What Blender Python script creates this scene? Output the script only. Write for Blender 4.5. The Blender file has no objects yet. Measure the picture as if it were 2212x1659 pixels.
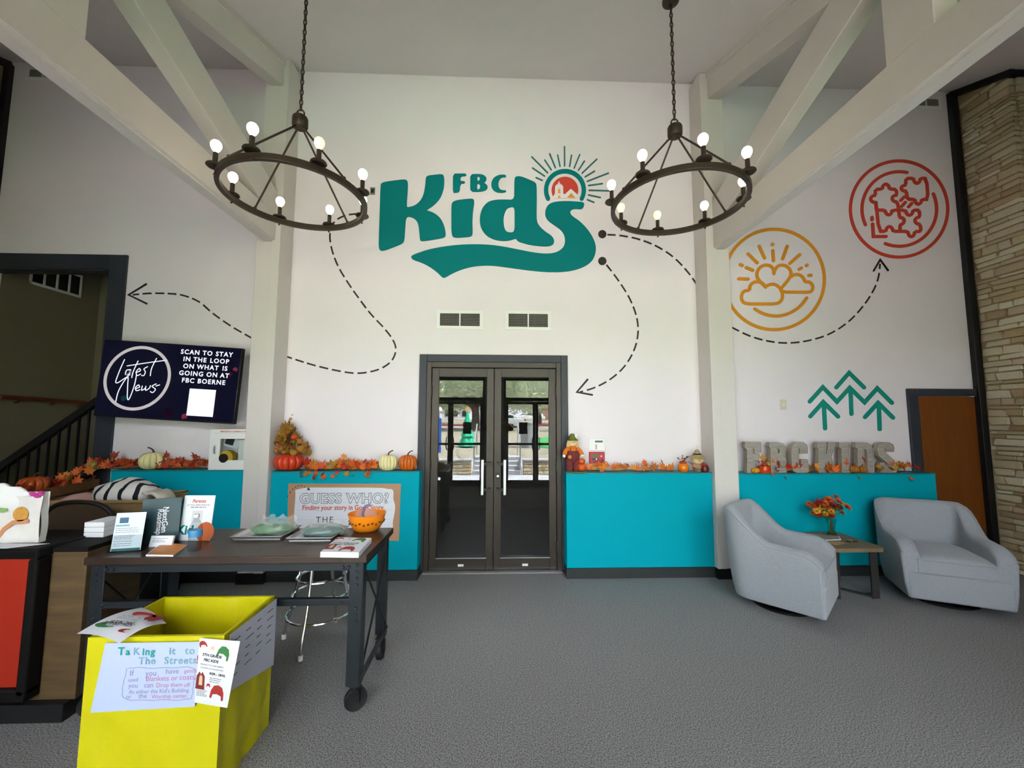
import bpy, bmesh, math, random
from mathutils import Vector, Matrix, Euler, noise as mnoise
from mathutils.geometry import tessellate_polygon
random.seed(7)
S = bpy.context.scene
COL = S.collection
PI = math.pi

# ------------------------------------------------------------------ camera, world, sun, exposure
F, PITCH, ROLL, YAW, EYE = 884.4, .0850, .0031, .0352, 1.6       # focal length in pixels of the 2212 x 1659 frame
_f = Vector((math.sin(YAW) * math.cos(PITCH), math.cos(YAW) * math.cos(PITCH), math.sin(PITCH)))
_r = Vector((math.cos(YAW), -math.sin(YAW), 0)); _u = _r.cross(_f)
CR = math.cos(ROLL) * _r + math.sin(ROLL) * _u
CU = -math.sin(ROLL) * _r + math.cos(ROLL) * _u
CF = _f
CAM = Vector((0, 0, EYE))
cd = bpy.data.cameras.new('camera'); cd.sensor_fit = 'HORIZONTAL'; cd.sensor_width = 36
cd.lens = F / 2212 * 36; cd.clip_start = .02; cd.clip_end = 300
co = bpy.data.objects.new('camera', cd); COL.objects.link(co)
co.matrix_world = Matrix(((CR.x, CU.x, -CF.x, 0), (CR.y, CU.y, -CF.y, 0), (CR.z, CU.z, -CF.z, EYE), (0, 0, 0, 1)))
S.camera = co

W = bpy.data.worlds.new('world'); S.world = W; W.use_nodes = True
bg = W.node_tree.nodes['Background']
bg.inputs[0].default_value = (.87, .875, 1.0, 1); bg.inputs[1].default_value = 3.6
sl = bpy.data.lights.new('sun', 'SUN'); sl.energy = 22; sl.angle = .03; sl.color = (1, .975, .95)
so = bpy.data.objects.new('sun', sl); COL.objects.link(so); so.rotation_euler = Vector((-.55, -.14, -.82)).to_track_quat('-Z', 'Y').to_euler()

S.view_settings.view_transform = 'Standard'; S.view_settings.look = 'None'
S.view_settings.gamma = 1; S.view_settings.use_curve_mapping = False
S.view_settings.exposure = 2.45
S.cycles.use_denoising = True
S.cycles.max_bounces = 8; S.cycles.diffuse_bounces = 5; S.cycles.glossy_bounces = 4
S.cycles.transparent_max_bounces = 24; S.cycles.caustics_reflective = False; S.cycles.caustics_refractive = False
S.cycles.sample_clamp_indirect = 6

# ------------------------------------------------------------------ helpers
def ray(x, y):
    return CR * ((x - 1106) / F) - CU * ((y - 829.5) / F) + CF
def onY(x, y, Y): d = ray(x, y); return CAM + d * (Y / d.y)
def onZ(x, y, z): d = ray(x, y); return CAM + d * ((z - EYE) / d.z)
def onX(x, y, X): d = ray(x, y); return CAM + d * (X / d.x)

def lin(c):
    return tuple((v / 12.92 if v <= .04045 else ((v + .055) / 1.055) ** 2.4) for v in c)
def rgb(r, g, b): return lin((r / 255, g / 255, b / 255))

MATS = {}
def mat(name, col, rough=.6, metal=0, var=.0, vscale=8, bump=0, bscale=60, emit=None, estr=0, spec=.5, sheen=0, coat=0, trans=0, alpha=1, stretch=None, ramp=None, ior=1.45):
    if name in MATS: return MATS[name]
    m = bpy.data.materials.new(name); m.use_nodes = True
    nt = m.node_tree; N = nt.nodes; L = nt.links; b = N['Principled BSDF']
    b.inputs['Base Color'].default_value = (*col, 1)
    b.inputs['Roughness'].default_value = rough; b.inputs['Metallic'].default_value = metal
    b.inputs['Specular IOR Level'].default_value = spec; b.inputs['IOR'].default_value = ior
    b.inputs['Sheen Weight'].default_value = sheen; b.inputs['Coat Weight'].default_value = coat
    b.inputs['Transmission Weight'].default_value = trans; b.inputs['Alpha'].default_value = alpha
    if emit: b.inputs['Emission Color'].default_value = (*emit, 1); b.inputs['Emission Strength'].default_value = estr
    if var or bump or ramp:
        tc = N.new('ShaderNodeTexCoord'); mp = N.new('ShaderNodeMapping'); L.new(tc.outputs['Object'], mp.inputs[0])
        if stretch: mp.inputs['Scale'].default_value = stretch
    if ramp:                                            # per-object colour from a random value
        oi = N.new('ShaderNodeObjectInfo'); cr = N.new('ShaderNodeValToRGB'); L.new(oi.outputs['Random'], cr.inputs[0])
        els = cr.color_ramp.elements
        while len(els) < len(ramp): els.new(.5)
        for i, (e, c) in enumerate(zip(els, ramp)): e.position = i / (len(ramp) - 1); e.color = (*c, 1)
        src = cr.outputs[0]
    else: src = None
    if var:
        n = N.new('ShaderNodeTexNoise'); n.inputs['Scale'].default_value = vscale; n.inputs['Detail'].default_value = 5
        L.new(mp.outputs[0], n.inputs['Vector'])
        mr = N.new('ShaderNodeMapRange'); mr.inputs[1].default_value = .25; mr.inputs[2].default_value = .75
        mr.inputs[3].default_value = 1 - var; mr.inputs[4].default_value = 1 + var; L.new(n.outputs['Fac'], mr.inputs[0])
        mx = N.new('ShaderNodeVectorMath'); mx.operation = 'SCALE'; L.new(mr.outputs[0], mx.inputs['Scale'])
        if src: L.new(src, mx.inputs[0])
        else: mx.inputs[0].default_value = col
        src = mx.outputs[0]
    if src: L.new(src, b.inputs['Base Color'])
    if bump:
        n2 = N.new('ShaderNodeTexNoise'); n2.inputs['Scale'].default_value = bscale; n2.inputs['Detail'].default_value = 4
        L.new(mp.outputs[0], n2.inputs['Vector'])
        bp = N.new('ShaderNodeBump'); bp.inputs['Strength'].default_value = bump; bp.inputs['Distance'].default_value = .01
        L.new(n2.outputs['Fac'], bp.inputs['Height']); L.new(bp.outputs[0], b.inputs['Normal'])
    MATS[name] = m; return m

def glassy(name, tint, refl, rough=.0, fres=True):
    """thin pane: part of the light mirrored, the rest passes straight through, tinted"""
    m = bpy.data.materials.new(name); m.use_nodes = True; nt = m.node_tree; N = nt.nodes; L = nt.links
    N.remove(N['Principled BSDF'])
    g = N.new('ShaderNodeBsdfGlossy'); g.inputs['Roughness'].default_value = rough; g.inputs['Color'].default_value = (1, 1, 1, 1)
    t = N.new('ShaderNodeBsdfTransparent'); t.inputs['Color'].default_value = (*tint, 1)
    fr = N.new('ShaderNodeFresnel'); fr.inputs['IOR'].default_value = 1.5
    ad = N.new('ShaderNodeMath'); ad.operation = 'ADD'; ad.use_clamp = True; ad.inputs[1].default_value = refl - .04; L.new(fr.outputs[0], ad.inputs[0])
    mx = N.new('ShaderNodeMixShader'); mx.inputs[0].default_value = refl; L.new(t.outputs[0], mx.inputs[1])
    if fres: L.new(ad.outputs[0], mx.inputs[0]); L.new(g.outputs[0], mx.inputs[2])
    L.new(mx.outputs[0], N['Material Output'].inputs[0]); return m

ORIG = {}
def world_origin(o): return ORIG.get(o.name, Vector((0, 0, 0))) if o else Vector((0, 0, 0))

class MB:
    def __init__(s): s.v = []; s.f = []
    def add(s, vs, fs):
        n = len(s.v); s.v += [tuple(v) for v in vs]; s.f += [tuple(i + n for i in f) for f in fs]; return s
    def box(s, x0, x1, y0, y1, z0, z1):
        return s.add([(x0, y0, z0), (x1, y0, z0), (x1, y1, z0), (x0, y1, z0), (x0, y0, z1), (x1, y0, z1), (x1, y1, z1), (x0, y1, z1)],
                     [(0, 3, 2, 1), (4, 5, 6, 7), (0, 1, 5, 4), (1, 2, 6, 5), (2, 3, 7, 6), (3, 0, 4, 7)])
    def obox(s, c, ax, ay, az):       # oriented box: centre and half-axis vectors
        c, ax, ay, az = map(Vector, (c, ax, ay, az))
        vs = [c + i * ax + j * ay + k * az for k in (-1, 1) for i, j in ((-1, -1), (1, -1), (1, 1), (-1, 1))]
        return s.add(vs, [(0, 3, 2, 1), (4, 5, 6, 7), (0, 1, 5, 4), (1, 2, 6, 5), (2, 3, 7, 6), (3, 0, 4, 7)])
    def beam(s, a, b, w, h, up=(0, 0, 1)):   # square bar from a to b
        a, b, up = Vector(a), Vector(b), Vector(up); d = (b - a); l = d.length; d.normalize()
        r = d.cross(up).normalized(); u = r.cross(d)
        return s.obox((a + b) / 2, d * l / 2, r * w / 2, u * h / 2)
    def prism(s, polys, d, place):
        """polys: [outer, hole ...] in 2-D; place(u, v, depth) gives the 3-D point; depth 0 (front) to d (back)"""
        flat = [p for pl in polys for p in pl]
        tris = tessellate_polygon([[Vector((p[0], p[1], 0)) for p in pl] for pl in polys])
        n = len(flat)
        vs = [place(p[0], p[1], 0) for p in flat] + [place(p[0], p[1], d) for p in flat]
        fs = []
        a0 = sum((flat[t[0]][0] * (flat[t[1]][1] - flat[t[2]][1]) + flat[t[1]][0] * (flat[t[2]][1] - flat[t[0]][1]) + flat[t[2]][0] * (flat[t[0]][1] - flat[t[1]][1])) for t in tris)
        for t in tris:
            t = tuple(t) if a0 > 0 else tuple(reversed(t))
            fs.append(t); fs.append(tuple(i + n for i in reversed(t)))
        k = 0
        for pl in polys:
            m = len(pl)
            for i in range(m):
                a, b = k + i, k + (i + 1) % m
                fs.append((a, b, b + n, a + n))
            k += m
        return s.add(vs, fs)
    def tube(s, pts, r, n=8, closed=False, caps=True):
        pts = [Vector(p) for p in pts]; m = len(pts); base = len(s.v); rs = r if isinstance(r, (list, tuple)) else [r] * m
        prev = None; vs = []
        for i, p in enumerate(pts):
            if closed: t = pts[(i + 1) % m] - pts[i - 1]
            else: t = pts[min(i + 1, m - 1)] - pts[max(i - 1, 0)]
            t.normalize()
            if prev is None:
                a = Vector((0, 0, 1)) if abs(t.z) < .9 else Vector((1, 0, 0)); nrm = t.cross(a).normalized()
            else: nrm = (prev - t * prev.dot(t)).normalized()
            prev = nrm; bn = t.cross(nrm)
            for k in range(n):
                a = 2 * PI * k / n; vs.append(p + (nrm * math.cos(a) + bn * math.sin(a)) * rs[i])
        fs = []
        for i in range(m if closed else m - 1):
            j = (i + 1) % m
            for k in range(n): k2 = (k + 1) % n; fs.append((i * n + k, i * n + k2, j * n + k2, j * n + k))
        if caps and not closed:
            fs.append(tuple(reversed(range(n)))); fs.append(tuple((m - 1) * n + k for k in range(n)))
        return s.add(vs, fs)
    def lathe(s, prof, n=24, c=(0, 0, 0), ax=(0, 0, 1), rib=None):
        """prof: [(r, h)...] revolved about ax through c"""
        c = Vector(c); az = Vector(ax).normalized(); a = Vector((1, 0, 0)) if abs(az.x) < .9 else Vector((0, 1, 0))
        axx = (a - az * a.dot(az)).normalized(); ay = az.cross(axx); vs = []
        for (r, h) in prof:
            for k in range(n):
                t = 2 * PI * k / n; q = r * (rib(t) if rib else 1)
                vs.append(c + axx * (q * math.cos(t)) + ay * (q * math.sin(t)) + az * h)
        fs = []; m = len(prof)
        for i in range(m - 1):
            for k in range(n): k2 = (k + 1) % n; fs.append((i * n + k, i * n + k2, (i + 1) * n + k2, (i + 1) * n + k))
        if prof[0][0] > 1e-6: fs.append(tuple(reversed(range(n))))
        if prof[-1][0] > 1e-6: fs.append(tuple((m - 1) * n + k for k in range(n)))
        return s.add(vs, fs)
    def ball(s, c, rx, ry=None, rz=None, n=14, m=9):
        ry = ry or rx; rz = rz or rx; c = Vector(c); vs = []; fs = []
        for i in range(m + 1):
            ph = PI * i / m
            for k in range(n):
                t = 2 * PI * k / n; vs.append(c + Vector((rx * math.sin(ph) * math.cos(t), ry * math.sin(ph) * math.sin(t), rz * math.cos(ph))))
        for i in range(m):
            for k in range(n): k2 = (k + 1) % n; fs.append((i * n + k, (i + 1) * n + k, (i + 1) * n + k2, i * n + k2))
        return s.add(vs, fs)
    def build(s, name, material, parent=None, smooth=.6, bevel=0, local=False, seg=2):
        me = bpy.data.meshes.new(name); o0 = Vector((0, 0, 0)) if local else world_origin(parent)
        me.from_pydata([(v[0] - o0.x, v[1] - o0.y, v[2] - o0.z) for v in s.v], [], s.f)
        bm = bmesh.new(); bm.from_mesh(me); bmesh.ops.remove_doubles(bm, verts=bm.verts, dist=1e-6)
        bmesh.ops.recalc_face_normals(bm, faces=bm.faces); bm.to_mesh(me); bm.free()
        if smooth:
            me.shade_smooth(); me.set_sharp_from_angle(angle=smooth)
        me.materials.append(material)
        o = bpy.data.objects.new(name, me); COL.objects.link(o)
        if parent: o.parent = parent; ORIG[o.name] = ORIG.get(parent.name, Vector((0, 0, 0)))
        if bevel:
            b = o.modifiers.new('bevel', 'BEVEL'); b.width = bevel; b.segments = seg; b.limit_method = 'ANGLE'; b.angle_limit = .7; b.harden_normals = False
        return o

def tag(o, label=None, cat=None, group=None, kind=None):
    if label: o['label'] = label
    if cat: o['category'] = cat
    if group: o['group'] = group
    if kind: o['kind'] = kind
    return o
def thing(name, label, cat, loc=(0, 0, 0), rz=0, group=None, kind=None):
    o = bpy.data.objects.new(name, None); COL.objects.link(o); o.empty_display_size = .1
    o.location = loc; o.rotation_euler = (0, 0, rz); ORIG[o.name] = Vector(loc) if not rz else Vector((0, 0, 0))
    return tag(o, label, cat, group, kind)
def struct(name, mb, m, label=None, cat=None, parent=None, **k):
    o = mb.build(name, m, parent, **k)
    if not parent: tag(o, label, cat, kind='structure')
    return o
def inst(mesh, name, parent, loc, rot=(0, 0, 0), scale=(1, 1, 1), m=None):
    o = bpy.data.objects.new(name, mesh); COL.objects.link(o); o.parent = parent
    o.location = Vector(loc) - world_origin(parent); o.rotation_euler = rot; o.scale = scale; return o
def copy_tree(o, loc=None, rz=None, label=None, parent=None):
    c = o.copy(); COL.objects.link(c)
    if parent: c.parent = parent
    if loc is not None: c.location = loc
    if rz is not None: c.rotation_euler = (0, 0, rz)
    if label: c['label'] = label
    for ch in o.children: copy_tree(ch, parent=c)
    return c

def chaikin(p, it=2, closed=True):
    for _ in range(it):
        q = []; n = len(p)
        for i in range(n if closed else n - 1):
            a, b = p[i], p[(i + 1) % n]
            q += [(.75 * a[0] + .25 * b[0], .75 * a[1] + .25 * b[1]), (.25 * a[0] + .75 * b[0], .25 * a[1] + .75 * b[1])]
        if not closed: q = [p[0]] + q + [p[-1]]
        p = q
    return p
def catmull(p, k=6):
    out = []
    for i in range(len(p) - 1):
        p0, p1, p2, p3 = p[max(i - 1, 0)], p[i], p[i + 1], p[min(i + 2, len(p) - 1)]
        for j in range(k):
            t = j / k; t2 = t * t; t3 = t2 * t
            out.append(tuple(.5 * (2 * p1[a] + (p2[a] - p0[a]) * t + (2 * p0[a] - 5 * p1[a] + 4 * p2[a] - p3[a]) * t2 + (3 * p1[a] - p0[a] - 3 * p2[a] + p3[a]) * t3) for a in range(len(p1))))
    out.append(tuple(p[-1])); return out
def ribbon(p, w, cap=True, closed=False):
    """outline polygon(s) of a stroke of width w along 2-D points p"""
    n = len(p); L = []; R = []
    for i in range(n):
        if closed: a, b = p[i - 1], p[(i + 1) % n]
        else: a, b = p[max(i - 1, 0)], p[min(i + 1, n - 1)]
        c = p[i]
        d1 = Vector((c[0] - a[0], c[1] - a[1])); d2 = Vector((b[0] - c[0], b[1] - c[1]))
        if d1.length < 1e-9: d1 = d2.copy()
        if d2.length < 1e-9: d2 = d1.copy()
        d1.normalize(); d2.normalize(); t = d1 + d2
        if t.length < 1e-6: t = d1
        t.normalize(); nn = Vector((-t.y, t.x)); sc = 1 / max(.6, nn.dot(Vector((-d1.y, d1.x))))
        L.append((c[0] + nn.x * w / 2 * sc, c[1] + nn.y * w / 2 * sc)); R.append((c[0] - nn.x * w / 2 * sc, c[1] - nn.y * w / 2 * sc))
    if closed: return [L, R]
    out = L[:]
    if cap:
        d = Vector((p[-1][0] - p[-2][0], p[-1][1] - p[-2][1])).normalized(); a0 = math.atan2(d.y, d.x)
        out += [(p[-1][0] + w / 2 * math.cos(a0 + PI / 2 - PI * k / 6), p[-1][1] + w / 2 * math.sin(a0 + PI / 2 - PI * k / 6)) for k in range(1, 6)]
    out += R[::-1]
    if cap:
        d = Vector((p[0][0] - p[1][0], p[0][1] - p[1][1])).normalized(); a0 = math.atan2(d.y, d.x)
        out += [(p[0][0] + w / 2 * math.cos(a0 + PI / 2 - PI * k / 6), p[0][1] + w / 2 * math.sin(a0 + PI / 2 - PI * k / 6)) for k in range(1, 6)]
    return [out]
class Frame:
    """a flat surface: origin o, right r, up u (unit), normal n towards the viewer"""
    def __init__(s, o, r, u): s.o = Vector(o); s.r = Vector(r).normalized(); s.u = Vector(u).normalized(); s.n = s.r.cross(s.u)
    def __call__(s, x, y, lift=0): return s.o + s.r * x + s.u * y + s.n * lift
    def slab(s, polys, t, lift=0): return MB().prism(polys, t, lambda x, y, d: s(x, y, lift + t - d))
def rect(x0, y0, x1, y1): return [(x0, y0), (x1, y0), (x1, y1), (x0, y1)]

TXT = {}
def text(name, body, size, m, parent, fr, x, y, lift=.001, align='CENTER', bold=0, shear=0, space=1, outline=0, ang=0, sx=1, line=1.0):
    key = (body, size, align, bold, shear, space, outline, line)
    c = bpy.data.curves.new(name, 'FONT'); c.body = body; c.size = size; c.align_x = align; c.shear = shear
    c.space_character = space; c.offset = bold; c.resolution_u = 3; c.space_line = line
    if outline: c.fill_mode = 'NONE'; c.bevel_depth = outline; c.bevel_resolution = 0
    o = bpy.data.objects.new(name, c); COL.objects.link(o)
    dg = bpy.context.evaluated_depsgraph_get(); dg.update()
    me = bpy.data.meshes.new_from_object(o.evaluated_get(dg)); bpy.data.objects.remove(o); bpy.data.curves.remove(c)
    me.name = name; me.materials.clear(); me.materials.append(m)
    o = bpy.data.objects.new(name, me); COL.objects.link(o)
    r = fr.r * math.cos(ang) + fr.u * math.sin(ang); u = -fr.r * math.sin(ang) + fr.u * math.cos(ang)
    u = fr.n.cross(r).normalized()                     # keep the lettering square even on a slanted sheet
    p = fr(x, y, lift)
    if parent: o.parent = parent; p = p - world_origin(parent)
    o.matrix_local = Matrix(((r.x * sx, u.x, fr.n.x, p.x), (r.y * sx, u.y, fr.n.y, p.y), (r.z * sx, u.z, fr.n.z, p.z), (0, 0, 0, 1)))
    if parent: ORIG[o.name] = world_origin(parent)
    return o
def words(name, body, size, m, parent, fr, x, y, lift=.001, bold=0, space=1):
    """one centred line, each word a part of its own"""
    def width(t):
        c = bpy.data.curves.new('w', 'FONT'); c.body = t; c.size = size; c.space_character = space; c.offset = bold
        q = bpy.data.objects.new('w', c); COL.objects.link(q); bpy.context.view_layer.update(); d = q.dimensions.x; bpy.data.objects.remove(q); bpy.data.curves.remove(c); return d
    tot = width(body); ws = body.split(' '); pre = ''
    for w in ws:
        off = width(pre + w) - width(w) if pre else 0
        text(name, w, size, m, parent, fr, x - tot / 2 + off, y, lift, 'LEFT', bold, 0, space); pre += w + ' '
def lines_of_print(name, fr, x0, x1, ys, h, m, parent, lift=.001, jag=.3):
    mb = MB()
    for y in ys:
        x = x0; e = x1 - (x1 - x0) * jag * random.random()
        while x < e:
            w = min(random.uniform(2.0, 6.5) * h, e - x); mb.prism([rect(x, y, x + w, y + h)], .0004, lambda a, b, d: fr(a, b, lift - d)); x += w + h * .9
    return mb.build(name, m, parent, smooth=0)

# ------------------------------------------------------------------ materials
WHITE = mat('wall paint', rgb(232, 225, 228), .7, var=.012, vscale=3, bump=.12, bscale=160)
CEIL = mat('ceiling paint', rgb(222, 218, 217), .8, var=.015, vscale=3, bump=.15, bscale=140)
GREIGE = mat('greige timber paint', rgb(214, 208, 202), .6, var=.02, vscale=5, bump=.05, bscale=90)
TEAL = mat('teal wall paint', rgb(0, 162, 178), .6, spec=.08, var=.02, vscale=4, bump=.06, bscale=140)
NAVY = mat('charcoal trim paint', rgb(46, 50, 58), .5, var=.04, bump=.03)
BLACK = mat('black paint', rgb(22, 22, 24), .45)
BASEB = mat('rubber baseboard', rgb(46, 49, 50), .45)
BRONZE = mat('bronze aluminium', rgb(62, 55, 49), .42, .35, var=.04)
IRON = mat('oiled bronze iron', rgb(66, 56, 46), .45, .55, var=.12, vscale=20)
STEEL = mat('gunmetal steel', rgb(46, 51, 56), .42, .5, var=.05)
CHROME = mat('chrome', (.8, .8, .81), .16, 1)
ALU = mat('brushed aluminium', (.62, .63, .64), .3, .9)
WHITEP = mat('white plastic', rgb(236, 236, 232), .4)
PAPER = mat('white paper', rgb(226, 227, 231), .7)
INK = mat('black ink', rgb(26, 24, 26), .7)
GREYINK = mat('grey ink', rgb(120, 122, 130), .7)
RED = mat('red print', rgb(206, 66, 48), .6)
AMBER = mat('amber print', rgb(222, 148, 36), .6)
TEALP = mat('teal print', rgb(0, 122, 122), .6, spec=.15)
GREENP = mat('sea green print', rgb(0, 140, 124), .55)
DASH = mat('dash print', rgb(40, 32, 32), .6)
WOOD = mat('oak laminate', rgb(90, 70, 44), .6, var=.35, vscale=3, stretch=(1.2, 1, 9), bump=.03)
WALNUT = mat('dark walnut top', rgb(58, 44, 37), .32, var=.22, vscale=5, stretch=(.8, 9, 1))
DOORW = mat('stained door veneer', rgb(118, 62, 14), .45, var=.18, vscale=4, stretch=(6, 1, .5))
FABRIC = mat('grey woven fabric', rgb(156, 160, 166), .95, var=.16, vscale=170, bump=.25, bscale=260, sheen=.25)
YELLOW = mat('yellow wrapping paper', rgb(206, 197, 8), .42, var=.03, vscale=6, bump=1.0, bscale=5)
GLASS = glassy('door glass', (.86, .87, .87), .034)
CLEAR = glassy('clear window glass', (.95, .97, .97), .05)
PLASTIC = glassy('clear plastic', (.95, .965, .965), .06, .08, False)
LEAFM = mat('autumn leaf', (1, 1, 1), .6, var=.22, vscale=20, ramp=[rgb(178, 28, 22), rgb(208, 74, 24), rgb(226, 116, 26), rgb(196, 60, 30), rgb(226, 160, 50), rgb(150, 112, 36)])
LEAFRED = mat('red autumn leaf', (1, 1, 1), .6, var=.22, vscale=20, ramp=[rgb(128, 26, 16), rgb(190, 62, 22), rgb(150, 36, 20), rgb(216, 104, 34), rgb(120, 40, 18)])
LEAFGOLD = mat('golden autumn leaf', (1, 1, 1), .6, var=.22, vscale=20, ramp=[rgb(150, 112, 30), rgb(176, 124, 40), rgb(132, 108, 34), rgb(168, 96, 40), rgb(118, 96, 30)])
LEAFORG = mat('orange autumn leaf', (1, 1, 1), .6, var=.22, vscale=20, ramp=[rgb(226, 122, 32), rgb(214, 86, 28), rgb(230, 150, 50), rgb(170, 96, 44), rgb(220, 110, 30)])
VINE = mat('brown vine', rgb(84, 60, 36), .8)
CREAMP = mat('cream pumpkin', rgb(232, 222, 164), .5, var=.05, vscale=8)
ORANGEP = mat('copper orange pumpkin', rgb(206, 102, 30), .35, var=.08, vscale=8)
REDP = mat('red orange pumpkin', rgb(214, 66, 36), .35, var=.1, vscale=8)
STEMM = mat('pumpkin stem', rgb(78, 62, 44), .8)
STONE = mat('limestone', (1, 1, 1), .85, var=.2, vscale=14, bump=.5, bscale=30, ramp=[rgb(206, 194, 160), rgb(222, 212, 182), rgb(176, 152, 114), rgb(232, 224, 200), rgb(190, 166, 126), rgb(212, 198, 162)])
MORTAR = mat('mortar', rgb(168, 150, 112), .95, var=.12, vscale=25, bump=.5, bscale=50)
TINT = mat('letter body', rgb(172, 162, 146), .7, var=.15, vscale=16)

def carpet():
    m = bpy.data.materials.new('charcoal loop carpet'); m.use_nodes = True; nt = m.node_tree; N = nt.nodes; L = nt.links; b = N['Principled BSDF']
    tc = N.new('ShaderNodeTexCoord')
    n = N.new('ShaderNodeTexNoise'); n.inputs['Scale'].default_value = 150; n.inputs['Detail'].default_value = 6; n.inputs['Roughness'].default_value = .75
    L.new(tc.outputs['Object'], n.inputs['Vector'])
    cr = N.new('ShaderNodeValToRGB'); e = cr.color_ramp.elements
    e[0].position = .38; e[0].color = (*rgb(60, 60, 61), 1); e[1].position = .62; e[1].color = (*rgb(190, 187, 185), 1)
    L.new(n.outputs['Fac'], cr.inputs[0]); L.new(cr.outputs[0], b.inputs['Base Color'])
    b.inputs['Roughness'].default_value = .95; b.inputs['Specular IOR Level'].default_value = .15
    bp = N.new('ShaderNodeBump'); bp.inputs['Strength'].default_value = .5; bp.inputs['Distance'].default_value = .01
    L.new(n.outputs['Fac'], bp.inputs['Height']); L.new(bp.outputs[0], b.inputs['Normal'])
    return m
CARPET = carpet()
def film():
    m = bpy.data.materials.new('crinkled film'); m.use_nodes = True; nt = m.node_tree; N = nt.nodes; L = nt.links; N.remove(N['Principled BSDF'])
    t = N.new('ShaderNodeBsdfTransparent'); d = N.new('ShaderNodeBsdfTranslucent'); d.inputs[0].default_value = (.85, .88, .86, 1); d2 = N.new('ShaderNodeBsdfDiffuse'); d2.inputs[0].default_value = (.85, .88, .86, 1); g = N.new('ShaderNodeBsdfGlossy'); g.inputs['Roughness'].default_value = .25
    a = N.new('ShaderNodeMixShader'); a.inputs[0].default_value = .5; b = N.new('ShaderNodeMixShader'); b.inputs[0].default_value = .26; c = N.new('ShaderNodeMixShader'); c.inputs[0].default_value = .06
    L.new(d.outputs[0], a.inputs[1]); L.new(d2.outputs[0], a.inputs[2]); L.new(t.outputs[0], b.inputs[1]); L.new(a.outputs[0], b.inputs[2]); L.new(b.outputs[0], c.inputs[1]); L.new(g.outputs[0], c.inputs[2]); L.new(c.outputs[0], N['Material Output'].inputs[0]); return m
FILM = film()

# ------------------------------------------------------------------ the room shell
YB = 4.45                      # back wall
YF = -.85                      # entrance wall behind the camera
XP = 5.47                      # inner face of the stone piers
XS = 7.0                       # side walls
ZC = 5.555; SL = .385
def zc(y): return ZC - SL * (YB - y)

struct('floor', MB().box(-XS, XS, YF - .1, 7.6, -.06, 0), CARPET, 'charcoal flecked carpet floor of the lobby', 'floor')
mb = MB(); mb.add([(-XS, YF - .2, zc(YF - .2)), (XS, YF - .2, zc(YF - .2)), (XS, YB + .1, zc(YB + .1)), (-XS, YB + .1, zc(YB + .1)),
                   (-XS, YF - .2, zc(YF - .2) + .12), (XS, YF - .2, zc(YF - .2) + .12), (XS, YB + .1, zc(YB + .1) + .12), (-XS, YB + .1, zc(YB + .1) + .12)],
                  [(0, 1, 2, 3), (7, 6, 5, 4), (0, 4, 5, 1), (1, 5, 6, 2), (2, 6, 7, 3), (3, 7, 4, 0)])
struct('ceiling', mb, CEIL, 'pale sloped ceiling rising to the far wall', 'ceiling')
# back wall with openings: stair portal, glass doors, wooden door
DX0, DX1, DZ = -.765, .69, 2.215            # rough opening of the glass doors
PX0, PX1, PZ = -XP, -4.17, 3.2              # stair portal
RX0, RX1, RZ = 4.70, XP, 1.87               # wooden door
T = .14
mb = MB()
for x0, x1, z0, z1 in ((-XS, PX0, 0, ZC + .05), (PX0, PX1, PZ, ZC + .05), (PX1, DX0, 0, ZC + .05), (DX0, DX1, DZ, ZC + .05), (DX1, RX0, 0, ZC + .05), (RX0, RX1, RZ, ZC + .05), (RX1, XS, 0, ZC + .05)):
    mb.box(x0, x1, YB, YB + T, z0, z1)
struct('wall_back', mb, WHITE, 'tall white back wall with painted graphics', 'wall')
# entrance wall behind the camera: glazed doors, transoms and windows
EH = zc(YF) + .02
mb = MB()
G = [(-3.0, -2.15, 0, 2.57), (-1.93, -.30, 0, 2.57), (.15, 1.68, 0, 2.57), (1.9, 3.1, 0, 2.57)]  # first and last openings are added to let in more daylight
xs = [-XS] + [v for g in G for v in g[:2]] + [XS]
CL = (-3.4, 3.6, 2.8, 3.4)                # strip of upper windows
mb = MB()
for i in range(0, len(xs), 2): mb.box(xs[i], xs[i + 1], YF - .12, YF, 0, 2.57)
mb.box(-XS, XS, YF - .12, YF, 2.57, CL[2]).box(-XS, XS, YF - .12, YF, CL[3], EH).box(-XS, CL[0], YF - .12, YF, CL[2], CL[3]).box(CL[1], XS, YF - .12, YF, CL[2], CL[3])
struct('wall_front', mb, WHITE, 'entrance wall behind the viewer with glazed doors', 'wall')
for sx, nm in ((-1, 'left'), (1, 'right')):
    mb = MB().box(min(sx * XS, sx * (XS + .1)), max(sx * XS, sx * (XS + .1)), YF, YB + .14, 0, ZC)
    struct('wall_' + nm, mb, WHITE, 'white side wall beyond the stone pier', 'wall')
# stair hall beyond the portal and dark hall beyond the glass doors
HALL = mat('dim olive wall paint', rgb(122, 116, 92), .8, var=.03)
DARK = mat('dark hall paint', rgb(96, 92, 88), .8)
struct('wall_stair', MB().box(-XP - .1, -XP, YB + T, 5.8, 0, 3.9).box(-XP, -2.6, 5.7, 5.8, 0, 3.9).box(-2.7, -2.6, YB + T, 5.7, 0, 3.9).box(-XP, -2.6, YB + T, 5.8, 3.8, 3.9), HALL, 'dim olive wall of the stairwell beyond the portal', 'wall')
struct('wall_hall', MB().box(-1.6, -1.5, YB + T, 7.6, 0, 2.9).box(1.5, 1.6, YB + T, 7.6, 0, 2.9).box(-1.6, 1.6, 7.5, 7.6, 0, 2.9).box(-1.6, 1.6, YB + T, 7.6, 2.8, 2.9), DARK, 'dark hall walls behind the glass doors', 'wall')

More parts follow.
